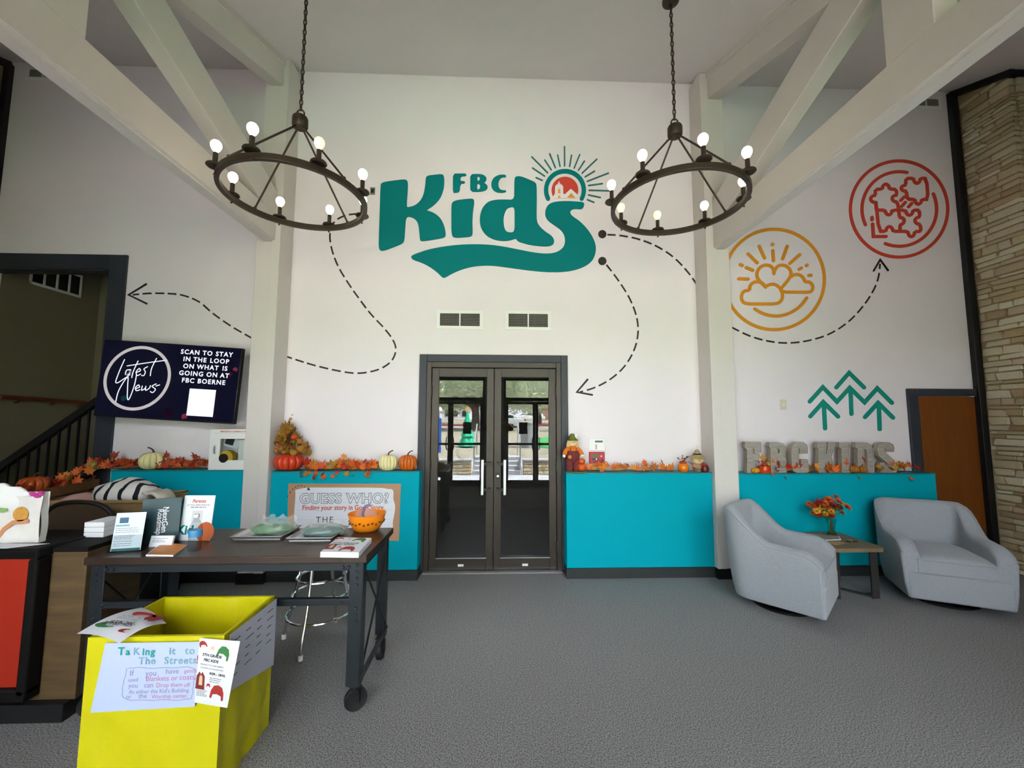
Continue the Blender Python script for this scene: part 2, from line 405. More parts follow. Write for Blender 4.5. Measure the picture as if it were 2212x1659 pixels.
# columns
for sx, x0, x1 in ((-1, -2.51, -2.263), (1, 2.233, 2.49)):
    c = thing('column', 'greige boxed column beside the %s truss' % ('stairwell side' if sx < 0 else 'armchair side'), 'column', ((x0 + x1) / 2, 4.32, 0), kind='structure')
    MB().box(x0, x1, 4.2, YB, .1, zc(4.2) + .02).build('shaft', GREIGE, c, bevel=.004)
    xi = x1 if sx < 0 else x0
    MB().box(xi - .09 if sx < 0 else xi, xi if sx < 0 else xi + .09, 4.188, 4.2, .1, zc(4.19)).build('corner_board', GREIGE, c, bevel=.002)
    MB().box(x0 - .006, x1 + .006, 4.185, YB, 0, .1).build('base_trim', BLACK, c)
# teal half walls with a thin cap
for i, (x0, x1, lab) in enumerate(((-3.82, -2.511, 'teal half wall ledge under the television'), (-2.262, -.79, 'teal half wall ledge behind the guess who poster'), (.71, 2.232, 'bare teal half wall ledge right of the glass doors'), (2.491, 4.65, 'teal half wall ledge behind the two armchairs'))):
    h = thing('half_wall', lab, 'half wall', ((x0 + x1) / 2, 4.35, 0), kind='structure')
    zt = (1.082, 1.068, 1.05, 1.04)[i]
    MB().box(x0, x1, 4.25, YB, .1, zt - .012).build('body', TEAL, h, bevel=.004)
    MB().box(x0, x1, 4.246, YB, zt - .012, zt).build('cap', mat('teal cap', rgb(34, 122, 126), .5), h)
    MB().box(x0 - .004, x1 + .004, 4.24, YB, 0, .1).build('base_trim', BASEB, h)
LEDGE = {0: 1.082, 1: 1.068, 2: 1.05, 3: 1.04}

# ------------------------------------------------------------------ trusses
def truss(sx, lab):
    xi, xo = sx * 2.315, sx * 2.46
    x0, x1 = min(xi, xo), max(xi, xo)
    t = thing('roof_truss', lab, 'truss', ((x0 + x1) / 2, 4.2, 3.44), group='painted roof trusses')
    ye = YF
    MB().box(x0, x1, ye, 4.2, 3.44, 3.71).build('bottom_chord', GREIGE, t, bevel=.006)
    MB().box(x0 + .03, x1 - .03, ye, 4.19, 3.425, 3.44).build('chord_strip', GREIGE, t)
    def slant(ya, za, yb, zb, h, a0, a1):   # bar sloping in the truss plane; za, zb give the upper edge
        return MB().add([(a0, ya, za), (a1, ya, za), (a1, yb, zb), (a0, yb, zb), (a0, ya, za - h), (a1, ya, za - h), (a1, yb, zb - h), (a0, yb, zb - h)],
                        [(0, 1, 2, 3), (7, 6, 5, 4), (0, 4, 5, 1), (1, 5, 6, 2), (2, 6, 7, 3), (3, 7, 4, 0)])
    slant(4.2, zc(4.2), -.3, zc(-.3), .3, x0, x1).build('top_chord', GREIGE, t, bevel=.005)
    slant(4.2, zc(4.2), -.3, zc(-.3), .07, x0 - .015, x1 + .015).build('ceiling_strip', GREIGE, t, bevel=.003)
    slant(4.2, 3.96, 2.2, 4.66, .33, x0 + .004, x1 - .004).build('diagonal_web', GREIGE, t, bevel=.005)
    MB().box(x0 + .002, x1 - .002, 1.93, 2.205, 3.70, zc(2.0) - .2).build('vertical_web', GREIGE, t, bevel=.005)
    slant(1.95, 4.3, .9, 3.95, .24, x0 + .004, x1 - .004).build('diagonal_web', GREIGE, t, bevel=.005)
    return t
truss(-1, 'greige timber truss over the reception desk side')
truss(1, 'greige timber truss over the armchair side')

# ------------------------------------------------------------------ trims, stone piers
# portal trim on the back wall
p = thing('trim_1', 'dark charcoal casing around the stairwell portal', 'trim', (-4.09, YB, 0), kind='structure')
MB().box(-4.17, -4.0, YB - .025, YB, 0, 3.35).build('jamb_casing', NAVY, p, bevel=.004)
MB().box(-XP, -4.17, YB - .025, YB, 3.19, 3.35).build('head_casing', NAVY, p, bevel=.004)
MB().box(-4.19, -4.165, YB - .01, YB + T + .01, 0, 3.2).box(-XP, -4.17, YB - .01, YB + T + .01, 3.18, 3.205).build('reveal', NAVY, p)
p = thing('trim_2', 'dark charcoal casing around the glass double doors', 'trim', (0, YB, 0), kind='structure')
MB().box(-.845, -.765, YB - .03, YB, 0, 2.295).build('jamb_casing', NAVY, p, bevel=.004)
MB().box(.69, .765, YB - .03, YB, 0, 2.295).build('jamb_casing', NAVY, p, bevel=.004)
MB().box(-.765, .69, YB - .03, YB, 2.215, 2.295).build('head_casing', NAVY, p, bevel=.004)
p = thing('trim_3', 'black casing around the brown wooden door', 'trim', (5.0, YB, 0), kind='structure')
MB().box(4.6, 4.715, YB - .03, YB, 0, 1.953).build('jamb_casing', NAVY, p, bevel=.004)
MB().box(4.715, XP - .07, YB - .03, YB, 1.87, 1.953).build('head_casing', NAVY, p, bevel=.004)
MB().box(XP - .075, XP, YB - .06, YB - .001, 0, 5.52).build('corner_batten', BLACK, p, bevel=.004)

def rough_stone(seed):
    bm = bmesh.new(); bmesh.ops.create_cube(bm, size=1)
    bmesh.ops.bevel(bm, geom=bm.edges[:], offset=.13, segments=2, affect='EDGES', profile=.6)
    for v in bm.verts:
        n = mnoise.noise_vector(v.co * 2.2 + Vector((seed * 7.3, 1.1, seed))); v.co += Vector((n.x * .07, n.y * .12, n.z * .09))
    me = bpy.data.meshes.new('stone'); bm.to_mesh(me); bm.free(); me.shade_smooth(); me.set_sharp_from_angle(angle=.7); me.materials.append(STONE); return me
SM = [rough_stone(i) for i in range(6)]
def pier(sx, lab, zmin, front):
    p = thing('wall_pier_' + ('left' if sx < 0 else 'right'), lab, 'stone pier', (sx * (XP + .7), 4.17, 0), kind='structure')
    x0, x1 = sorted((sx * (XP + .02), sx * XS)); y0 = 3.92
    MB().add([(x0, y0, 0), (x1, y0, 0), (x1, YB, 0), (x0, YB, 0), (x0, y0, zc(y0)), (x1, y0, zc(y0)), (x1, YB, zc(YB)), (x0, YB, zc(YB))],
             [(0, 3, 2, 1), (4, 5, 6, 7), (0, 1, 5, 4), (1, 2, 6, 5), (2, 3, 7, 6), (3, 0, 4, 7)]).build('core', MORTAR, p)
    rnd = random.Random(3 if sx > 0 else 5)
    z = zmin; k = 0
    while z < zc(y0) - .06:
        h = rnd.choice((.035, .045, .055, .065, .075, .09)); h = min(h, zc(y0) - .02 - z)
        # side face, running back from the corner
        y = y0 - .012
        while y < YB - .07:
            w = rnd.uniform(.1, .36); w = min(w, YB - .065 - y)
            if w < .05: break
            inst(SM[rnd.randrange(6)], 'stone', p, (sx * (XP + .03), y + w / 2, z + h / 2 + rnd.uniform(-.004, .004)), (rnd.uniform(-.03, .03), 0, rnd.choice((0, PI))), (.07 + rnd.uniform(-.012, .012), w - .006, h - .008)); k += 1
            y += w + .008
        x = XP + .065
        while x < XP + front:
            w = rnd.uniform(.14, .36)
            inst(SM[rnd.randrange(6)], 'stone', p, (sx * (x + w / 2), y0 + .005, z + h / 2), (0, rnd.uniform(-.03, .03), 0), (w - .01, .06, h - .008)); k += 1
            x += w + .008
        z += h + .004
    # black trim along the wall and ceiling joints
    MB().beam((sx * (XP - .01), y0 - .04, zc(y0 - .04) - .035), (sx * (XP - .01), YB, zc(YB) - .035), .05, .07).build('ceiling_batten', BLACK, p)
    MB().box(*sorted((sx * (XP - .01), sx * XS)), y0 - .045, y0 - .005, zc(y0) - .085, zc(y0) - .01).build('ceiling_batten', BLACK, p)
    if sx < 0: MB().box(-XP, -XP + .06, YB - .05, YB - .001, 3.36, 5.5).build('corner_batten', BLACK, p)
    return k
pier(1, 'cream limestone pier beside the brown wooden door', .0, .3)
pier(-1, 'limestone pier edged in black above the stairwell portal', 3.2, .2)

# ------------------------------------------------------------------ glass double doors
d = thing('door_1', 'bronze framed glass double doors reflecting the street entrance', 'door', (-.037, YB, 0), kind='structure')
MB().box(-.765, -.715, YB - .02, YB + .1, 0, 2.215).build('jamb', BRONZE, d, bevel=.003)
MB().box(.64, .69, YB - .02, YB + .1, 0, 2.215).build('jamb', BRONZE, d, bevel=.003)
MB().box(-.715, .64, YB - .02, YB + .1, 2.155, 2.215).build('head', BRONZE, d, bevel=.003)
MB().box(-.765, .69, YB - .06, YB + .12, 0, .015).build('threshold', ALU, d)
for x0, x1, hx in ((-.712, -.04, -1), (-.034, .637, 1)):
    l = MB().box(x0, x0 + .075, YB + .01, YB + .055, .02, 2.15).box(x1 - .075, x1, YB + .01, YB + .055, .02, 2.15).box(x0 + .075, x1 - .075, YB + .01, YB + .055, 2.055, 2.15).box(x0 + .075, x1 - .075, YB + .01, YB + .055, .02, .14).build('leaf', BRONZE, d, bevel=.003)
    MB().box(x0 + .07, x1 - .07, YB + .03, YB + .032, .13, 2.06).build('pane', GLASS, l)
    xh = x1 - .115 if hx < 0 else x0 + .115
    MB().box(xh - .016, xh + .016, YB - .075, YB - .055, .80, 1.17).build('pull_handle', ALU, l, bevel=.005)
    xs_ = x1 - .04 if hx < 0 else x0 + .04
    for z in (.855, 1.125): MB().box(min(xh, xs_), max(xh, xs_), YB - .065, YB - .045, z - .013, z + .013).box(xs_ - .013, xs_ + .013, YB - .05, YB + .012, z - .013, z + .013).build('handle_bracket', BLACK, l)
    for z in (.25, 1.1, 1.9):
        xk = x0 if hx < 0 else x1
        MB().lathe([(.009, 0), (.009, .12)], 10, (xk, YB - .002, z - .06)).build('hinge', BRONZE, l)
    MB().box((x0 + x1) / 2 - .03, (x0 + x1) / 2 + .03, YB + .006, YB + .0105, .055, .078).build('sticker', WHITEP, l)
    MB().box(x0 + .07, x1 - .07, YB + .004, YB + .012, .135, .142).build('glazing_bead', ALU, l)
    if hx > 0:
        MB().box(x0 + .022, x0 + .062, YB + .002, YB + .012, .95, 1.02).build('lock_plate', BLACK, l)
        MB().lathe([(.013, 0), (.013, .012), (0, .013)], 14, (x0 + .042, YB + .003, .988), (0, -1, 0)).build('lock_cylinder', CHROME, l)

# ------------------------------------------------------------------ brown wooden door
d = thing('door_2', 'brown stained flush wooden door by the stone pier', 'door', (5.05, YB, 0), kind='structure')
MB().box(4.715, XP - .07, YB - .005, YB + .045, .01, 1.868).build('leaf', DOORW, d, bevel=.002)

# ------------------------------------------------------------------ air vents
VENTIN = mat('vent dark inside', rgb(30, 28, 26), .8)
def vent(x0, x1, z0, z1, y, lab):
    v = thing('air_vent', lab, 'vent', ((x0 + x1) / 2, y, z0), group='supply air vents')
    b = .035; xm = (x0 + x1) / 2
    MB().box(x0, x1, y - .012, y, z0, z0 + b).box(x0, x1, y - .012, y, z1 - b, z1).box(x0, x0 + b, y - .012, y, z0 + b, z1 - b).box(x1 - b, x1, y - .012, y, z0 + b, z1 - b).box(xm - .008, xm + .008, y - .012, y, z0 + b, z1 - b).build('frame', WHITEP, v, bevel=.002)
    MB().box(x0 + b, x1 - b, y - .002, y - .0005, z0 + b, z1 - b).build('dark_opening', VENTIN, v)
    for a, c in ((x0 + b, xm - .008), (xm + .008, x1 - b)):
        g = MB(); n = 14
        for i in range(1, n): x = a + (c - a) * i / n; g.box(x - .0013, x + .0013, y - .009, y - .003, z0 + b, z1 - b)
        for i in range(1, 8): z = z0 + b + (z1 - z0 - 2 * b) * i / 8; g.box(a, c, y - .01, y - .004, z - .0014, z + .0014)
        g.build('louvre_grid', mat('vent grey', rgb(150, 146, 138), .6), v, smooth=0)
vent(-.672, -.167, 2.579, 2.79, YB, 'white double register on the wall above the door, nearer the desk side')
vent(.082, .586, 2.577, 2.794, YB, 'white double register on the wall above the door, nearer the armchair side')
a, b_ = onY(1965, 208, YB), onY(2033, 237, YB)
vent(a.x, b_.x, b_.z, a.z, YB, 'small high register beside the stone pier')
a, b_ = onY(60, 145, YB), onY(128, 176, YB)
vent(a.x, b_.x, b_.z, a.z, YB, 'small high register above the stairwell portal')
a, b_ = onY(800, 405, YB), onY(810, 421, YB)
o = thing('wall_jack', 'tiny dark cable jack left of the wall logo', 'wall plate', (a.x, YB, b_.z))
MB().box(a.x, b_.x, YB - .006, YB, b_.z, a.z).build('plate', mat('plate grey', rgb(120, 116, 108), .5), o, bevel=.001)
MB().box(a.x + .012, b_.x - .012, YB - .008, YB - .006, b_.z + .02, a.z - .02).build('socket', BLACK, o)
a, b_ = onY(1684, 863, YB), onY(1699, 885, YB)
o = thing('light_switch', 'cream light switch beside the green tree decal', 'switch', ((a.x + b_.x) / 2, YB, b_.z))
MB().box(a.x, b_.x, YB - .006, YB, b_.z, a.z).build('plate', mat('almond plastic', rgb(216, 208, 184), .45), o, bevel=.002)
MB().box((a.x + b_.x) / 2 - .006, (a.x + b_.x) / 2 + .006, YB - .016, YB - .006, (a.z + b_.z) / 2 - .012, (a.z + b_.z) / 2 + .012).build('toggle', WHITEP, o)

# ------------------------------------------------------------------ painted and mounted wall graphics
def wall2(p): q = onY(p[0], p[1], YB); return (q.x, q.z)
def wallpiece(polys, t, lift=.0): return MB().prism(polys, t, lambda u, v, d: (u, YB - .0006 - lift - t + d, v))
def crop(sc, ox, oy): return lambda p: wall2((ox + p[0] / sc, oy + p[1] / sc))

L_ = thing('wall_logo', 'big teal lettered wall logo with rising sun above the doors', 'wall sign', (0, YB, 3.4))
lc = crop(2212 / 540, 800, 300)
def logo(name, outs, m, t=.012, it=2, lift=0):
    wallpiece([[lc(p) for p in chaikin(o, it)] if it else [lc(p) for p in o] for o in outs], t, lift).build(name, m, L_, smooth=.5)
logo('letter_k', [[(92, 420), (98, 398), (130, 384), (220, 372), (300, 362), (328, 370), (335, 400), (328, 510), (321, 608), (345, 608), (400, 592), (448, 548), (475, 490), (488, 410), (491, 350), (505, 330), (570, 322), (632, 316), (652, 328), (656, 380), (650, 450), (620, 530), (560, 595), (497, 633), (505, 638), (560, 655), (620, 700), (655, 770), (668, 840), (664, 876), (560, 895), (462, 909), (440, 903), (436, 840), (428, 765), (405, 718), (365, 694), (316, 690), (310, 790), (303, 895), (290, 928), (210, 960), (130, 990), (95, 993), (78, 975), (76, 930), (84, 680)]], TEALP)
logo('letter_i', [[(718, 610), (722, 568), (755, 548), (830, 538), (895, 532), (918, 540), (920, 575), (908, 640), (903, 740), (906, 835), (898, 866), (830, 874), (760, 878), (728, 868), (718, 830), (718, 720)]], TEALP)
logo('letter_d', [[(1274, 365), (1282, 338), (1325, 333), (1395, 360), (1458, 388), (1472, 415), (1472, 560), (1470, 720), (1485, 765), (1540, 820), (1602, 858), (1627, 898), (1622, 935), (1585, 953), (1530, 954), (1430, 945), (1340, 922), (1300, 905), (1290, 882), (1240, 900), (1180, 907), (1100, 897), (1030, 862), (985, 805), (967, 740), (974, 660), (1000, 600), (1045, 558), (1110, 542), (1190, 540), (1272, 545), (1273, 450)],
                 [(1276, 606), (1240, 606), (1205, 622), (1185, 670), (1177, 720), (1184, 790), (1203, 825), (1240, 834), (1276, 824), (1276, 710)]], TEALP)
logo('letter_s_swoosh', [[(1892, 580), (1886, 612), (1862, 627), (1800, 620), (1768, 640), (1768, 668), (1795, 694), (1850, 730), (1910, 790), (1960, 860), (1990, 930), (1996, 990), (1978, 1060), (1932, 1112), (1850, 1152), (1750, 1176), (1620, 1183), (1450, 1172), (1250, 1145), (1120, 1127), (1020, 1121), (900, 1132), (800, 1160), (720, 1196), (665, 1230), (640, 1232), (590, 1180), (520, 1130), (450, 1095), (385, 1075), (360, 1055), (368, 1034), (430, 1010), (520, 980), (650, 955), (780, 940), (900, 935), (1020, 937), (1150, 950), (1300, 980), (1450, 1010), (1560, 1020), (1640, 1010), (1702, 972), (1724, 920), (1720, 860), (1690, 810), (1630, 768), (1570, 725), (1545, 680), (1550, 620), (1580, 578), (1640, 558), (1740, 553), (1850, 560), (1884, 566)]], TEALP)
logo('letter_f', [[(733, 312), (790, 311), (849, 311), (850, 332), (800, 336), (796, 378), (837, 379), (838, 396), (796, 401), (791, 474), (755, 480), (732, 479), (731, 400)]], TEALP, it=1)
logo('letter_b', [[(884, 318), (950, 314), (1000, 320), (1030, 348), (1024, 378), (1002, 392), (1032, 408), (1040, 438), (1016, 463), (960, 472), (884, 469), (884, 400)], [(948, 336), (964, 338), (971, 355), (964, 374), (948, 378)], [(946, 400), (964, 402), (975, 425), (964, 450), (946, 453)]], TEALP, it=1)
logo('letter_c', [[(1200, 324), (1201, 344), (1165, 342), (1140, 365), (1131, 405), (1140, 445), (1168, 460), (1200, 458), (1201, 475), (1150, 483), (1100, 469), (1072, 435), (1069, 390), (1090, 348), (1130, 325), (1168, 320)]], TEALP, it=1)
arc = [(1721 + 167 * math.cos(a), 456 - 167 * math.sin(a)) for a in [math.radians(-27 + (234 * i / 36)) for i in range(37)]]
logo('sun_arch', ribbon(arc, 37), TEALP, it=0)
logo('sun_disc', [[(1721 + 118 * math.cos(a), 456 - 118 * math.sin(a)) for a in [math.radians(-38 + 256 * i / 40) for i in range(41)]]], RED, .008, 0)
logo('church', [[(1606, 531), (1632, 488), (1634, 425), (1648, 408), (1664, 405), (1664, 400), (1656, 400), (1656, 393), (1664, 393), (1664, 380), (1672, 380), (1672, 393), (1681, 393), (1681, 400), (1672, 400), (1672, 405), (1690, 407), (1705, 425), (1706, 488), (1718, 496), (1772, 446), (1838, 502), (1838, 531)]], WHITE, .003, 0, .0078)
logo('church_window', [[(1660, 486), (1660, 455), (1669, 443), (1679, 455), (1680, 486)]], AMBER, .002, 0, .0108)
logo('church_door', [[(1660, 527), (1660, 508), (1680, 508), (1680, 527)]], AMBER, .002, 0, .0108)
logo('church_gable', [[(1738, 524), (1775, 484), (1812, 527)]], AMBER, .002, 0, .0108)
for a, b in (((1428, 162), (1568, 302)), ((1543, 190), (1600, 276)), ((1587, 135), (1637, 258)), ((1657, 146), (1678, 245)), ((1718, 72), (1718, 242)), ((1779, 148), (1763, 245)), ((1852, 142), (1803, 260)), ((1893, 200), (1841, 280)), ((2003, 182), (1873, 306)), ((1983, 288), (1900, 338)), ((2105, 306), (1918, 378)), ((2052, 398), (1930, 415)), ((2110, 462), (1935, 457)), ((2034, 521), (1930, 498)), ((1978, 564), (1920, 540)), ((1435, 260), (1542, 332)), ((1466, 345), (1522, 370))):
    logo('sun_ray', ribbon([a, b], 12), mat('ray teal', rgb(40, 112, 114), .5), .008, 0)

def decal(root, sc, ox, oy, strokes, w, m, t=.004, smooth_it=0):
    f = crop(sc, ox, oy)
    for s in strokes:
        nm, pts = s[0], s[1]; closed = len(s) > 2 and s[2] == 'c'; it = s[3] if len(s) > 3 else smooth_it
        if it: pts = chaikin(pts, it, closed)
        if len(pts) == 1: polys = [[(pts[0][0] + w * .55 * math.cos(k * PI / 6), pts[0][1] + w * .55 * math.sin(k * PI / 6)) for k in range(12)]]
        else: polys = ribbon(pts, w, True, closed)
        t += .0003; wallpiece([[f(p) for p in pl] for pl in polys], t).build(nm, m, root, smooth=.5)
def circ(cx, cy, rx, ry, a0=0, a1=360, n=72):
    return [(cx + rx * math.cos(math.radians(a0 + (a1 - a0) * i / n)), cy + ry * math.sin(math.radians(a0 + (a1 - a0) * i / n))) for i in range(n if a1 - a0 == 360 else n + 1)]
q = wall2((1942, 558)); D_ = thing('wall_decal', 'red round jigsaw puzzle emblem high on the wall', 'wall decal', (q[0], YB, q[1]))
decal(D_, 4.148, 1560, 330, [('outer_ring', circ(1583, 505, 436, 431), 'c', 0), ('inner_arc', circ(1585, 505, 334, 334, 155, 282), 'o', 0), ('inner_arc', circ(1585, 505, 334, 334, -24, 112), 'o', 0),
 ('puzzle_piece', [(1378, 505), (1374, 447), (1352, 445), (1330, 430), (1328, 405), (1345, 388), (1370, 382), (1370, 330), (1432, 326), (1438, 296), (1462, 280), (1488, 294), (1498, 326), (1558, 330), (1562, 382), (1534, 386), (1518, 408), (1530, 434), (1568, 445), (1580, 512)], 'o', 1),
 ('puzzle_piece', [(1376, 447), (1402, 705), (1464, 705), (1472, 674), (1495, 660), (1520, 674), (1530, 705), (1598, 705)], 'o', 1),
 ('puzzle_piece', [(1386, 515), (1455, 515), (1468, 548), (1492, 560), (1514, 546), (1520, 515), (1640, 515), (1652, 552), (1678, 563), (1700, 549), (1708, 516), (1764, 516), (1768, 576), (1736, 585), (1722, 608), (1736, 634), (1772, 645), (1780, 705), (1724, 708), (1714, 744), (1692, 755), (1670, 742), (1660, 706), (1590, 705)], 'o', 1),
 ('puzzle_piece', [(1580, 512), (1585, 580), (1618, 586), (1632, 610), (1618, 638), (1590, 648), (1592, 705)], 'o', 1),
 ('puzzle_piece', [(1642, 292), (1644, 232), (1708, 230), (1720, 264), (1745, 279), (1766, 263), (1774, 230), (1828, 232), (1843, 420), (1785, 420), (1778, 450), (1755, 465), (1732, 451), (1722, 420), (1655, 418), (1648, 346), (1614, 340), (1600, 318), (1612, 298)], 'c', 1),
 ('spark', [(1598, 428), (1628, 398)]), ('spark', [(1606, 482), (1638, 446)]), ('spark', [(1668, 485), (1695, 455)]),
 ('corner_mark', [(1345, 640), (1352, 752), (1465, 752)]), ('spark', [(1340, 580), (1341, 602)])], 28, RED)
q = wall2((1670, 604)); D_ = thing('wall_decal', 'amber round sunrise emblem with heart and clouds beside the column', 'wall decal', (q[0], YB, q[1]))
decal(D_, 4.148, 1560, 330, [('outer_ring', circ(464, 1136, 450, 450), 'c', 0),
 ('heart', [(462, 1085), (460, 1045), (430, 1012), (380, 1005), (330, 1030), (305, 1085), (318, 1135), (388, 1205)], 'o', 2), ('heart', [(462, 1085), (470, 1050), (500, 1012), (552, 1006), (600, 1034), (620, 1085), (600, 1130), (528, 1215)], 'o', 2),
 ('cloud', [(245, 1232), (190, 1240), (168, 1285), (178, 1335), (220, 1356), (350, 1356), (490, 1356), (532, 1325), (542, 1275), (522, 1218), (480, 1182), (435, 1178), (395, 1195), (384, 1202), (360, 1168), (318, 1153), (270, 1165), (245, 1198)], 'c', 1),
 ('cloud', [(615, 1112), (645, 1092), (690, 1092), (725, 1118), (740, 1158), (785, 1158), (813, 1195), (805, 1238), (770, 1252), (660, 1250), (545, 1250), (528, 1232)], 'o', 1),
 ('smile', [(290, 1400), (350, 1438), (430, 1462), (510, 1465), (590, 1445), (670, 1400), (720, 1352), (755, 1302)], 'o', 1)]
 + [('ray', list(s)) for s in (((330, 840), (378, 945)), ((452, 878), (458, 968)), ((580, 840), (540, 950)), ((230, 908), (312, 988)), ((692, 915), (605, 992)), ((160, 1003), (178, 1012)), ((213, 1030), (272, 1055)), ((145, 1130), (230, 1133)), ((688, 1045), (705, 1035)), ((775, 1100), (792, 1100)), ((448, 822),), ((755, 1010),))], 29, AMBER)
q = wall2((1838, 870)); D_ = thing('wall_decal', 'green pine tree arrow emblem above the standing letters', 'wall decal', (q[0], YB, q[1]))
decal(D_, 2212 / 520, 1540, 780, [('treetop', [(1132, 242), (1250, 108), (1387, 243)], 'o', 0), ('tree_line', [(888, 372), (1008, 240), (1138, 374), (1255, 245), (1392, 380), (1508, 250), (1643, 384)], 'o', 0), ('trunk', [(1262, 262), (1271, 486)]),
 ('treetop', [(893, 508), (1012, 376), (1148, 510)], 'o', 0), ('trunk', [(1017, 395), (1029, 618)]), ('treetop', [(1395, 515), (1515, 384), (1652, 520)], 'o', 0), ('trunk', [(1521, 402), (1530, 625)])], 38, GREENP)

def dashed(lab, paths, heads, dots=()):
    c = paths[0][len(paths[0]) // 2]; q = wall2(c)
    o = thing('dashed_arrow', lab, 'wall decal', (q[0], YB - .002, q[1]), group='dashed arrows on the wall')
    for pts in paths:
        pl = catmull(pts, 10); acc = 0; cur = []; on = True
        for i in range(len(pl) - 1):
            a, b = pl[i], pl[i + 1]; n = max(1, int(math.dist(a, b) / 1.0))
            for j in range(n):
                p = (a[0] + (b[0] - a[0]) * j / n, a[1] + (b[1] - a[1]) * j / n); st = math.dist(a, b) / n
                if on: cur.append(p)
                acc += st
                if on and acc > 18.5:
                    wallpiece([[wall2(x) for x in r] for r in ribbon(cur[::3] + [cur[-1]], 3.6, False)], .002).build('dash', DASH, o, smooth=0); cur = []; on = False; acc = 0
                elif not on and acc > 7.5: on = True; acc = 0; cur = [p]
        if on and len(cur) > 4: wallpiece([[wall2(x) for x in r] for r in ribbon(cur[::3] + [cur[-1]], 3.6, False)], .002).build('dash', DASH, o, smooth=0)
    for h in heads: wallpiece([[wall2(x) for x in r] for r in ribbon(list(h), 4.2)], .0025).build('arrowhead', DASH, o, smooth=0)
    for d0 in dots: wallpiece([[wall2((d0[0] + 9 * math.cos(k * PI / 10), d0[1] + 9 * math.sin(k * PI / 10))) for k in range(20)]], .0025).build('start_dot', DASH, o, smooth=0)
dashed('dashed line looping from the logo past the column to the stairwell portal', [[(772, 462), (745, 466), (722, 480), (713, 505), (716, 535), (728, 570), (746, 602), (772, 640), (800, 677), (828, 707), (848, 733), (855, 755), (847, 778), (825, 795), (795, 804), (765, 806), (730, 801), (690, 792), (655, 782), (600, 764)],
        [(545, 731), (500, 705), (460, 677), (430, 652), (395, 638), (360, 634), (320, 634), (286, 637)]], [((316, 614), (278, 637), (317, 656))])
dashed('dashed line running behind the column and up to the red emblem', [[(1312, 507), (1340, 509), (1380, 517), (1420, 533), (1455, 556), (1485, 587), (1510, 622)], [(1580, 707), (1620, 726), (1660, 737), (1700, 741), (1745, 736), (1790, 722), (1830, 697), (1862, 664), (1885, 630), (1897, 600), (1901, 568)]], [((1887, 585), (1901, 561), (1918, 584))], [(1301, 506)])
dashed('dashed line curving down from the logo to the glass doors', [[(1310, 572), (1335, 605), (1360, 645), (1375, 685), (1378, 720), (1370, 755), (1350, 790), (1320, 818), (1285, 837), (1252, 847)]], [((1269, 820), (1246, 847), (1279, 853))], [(1301, 564)])

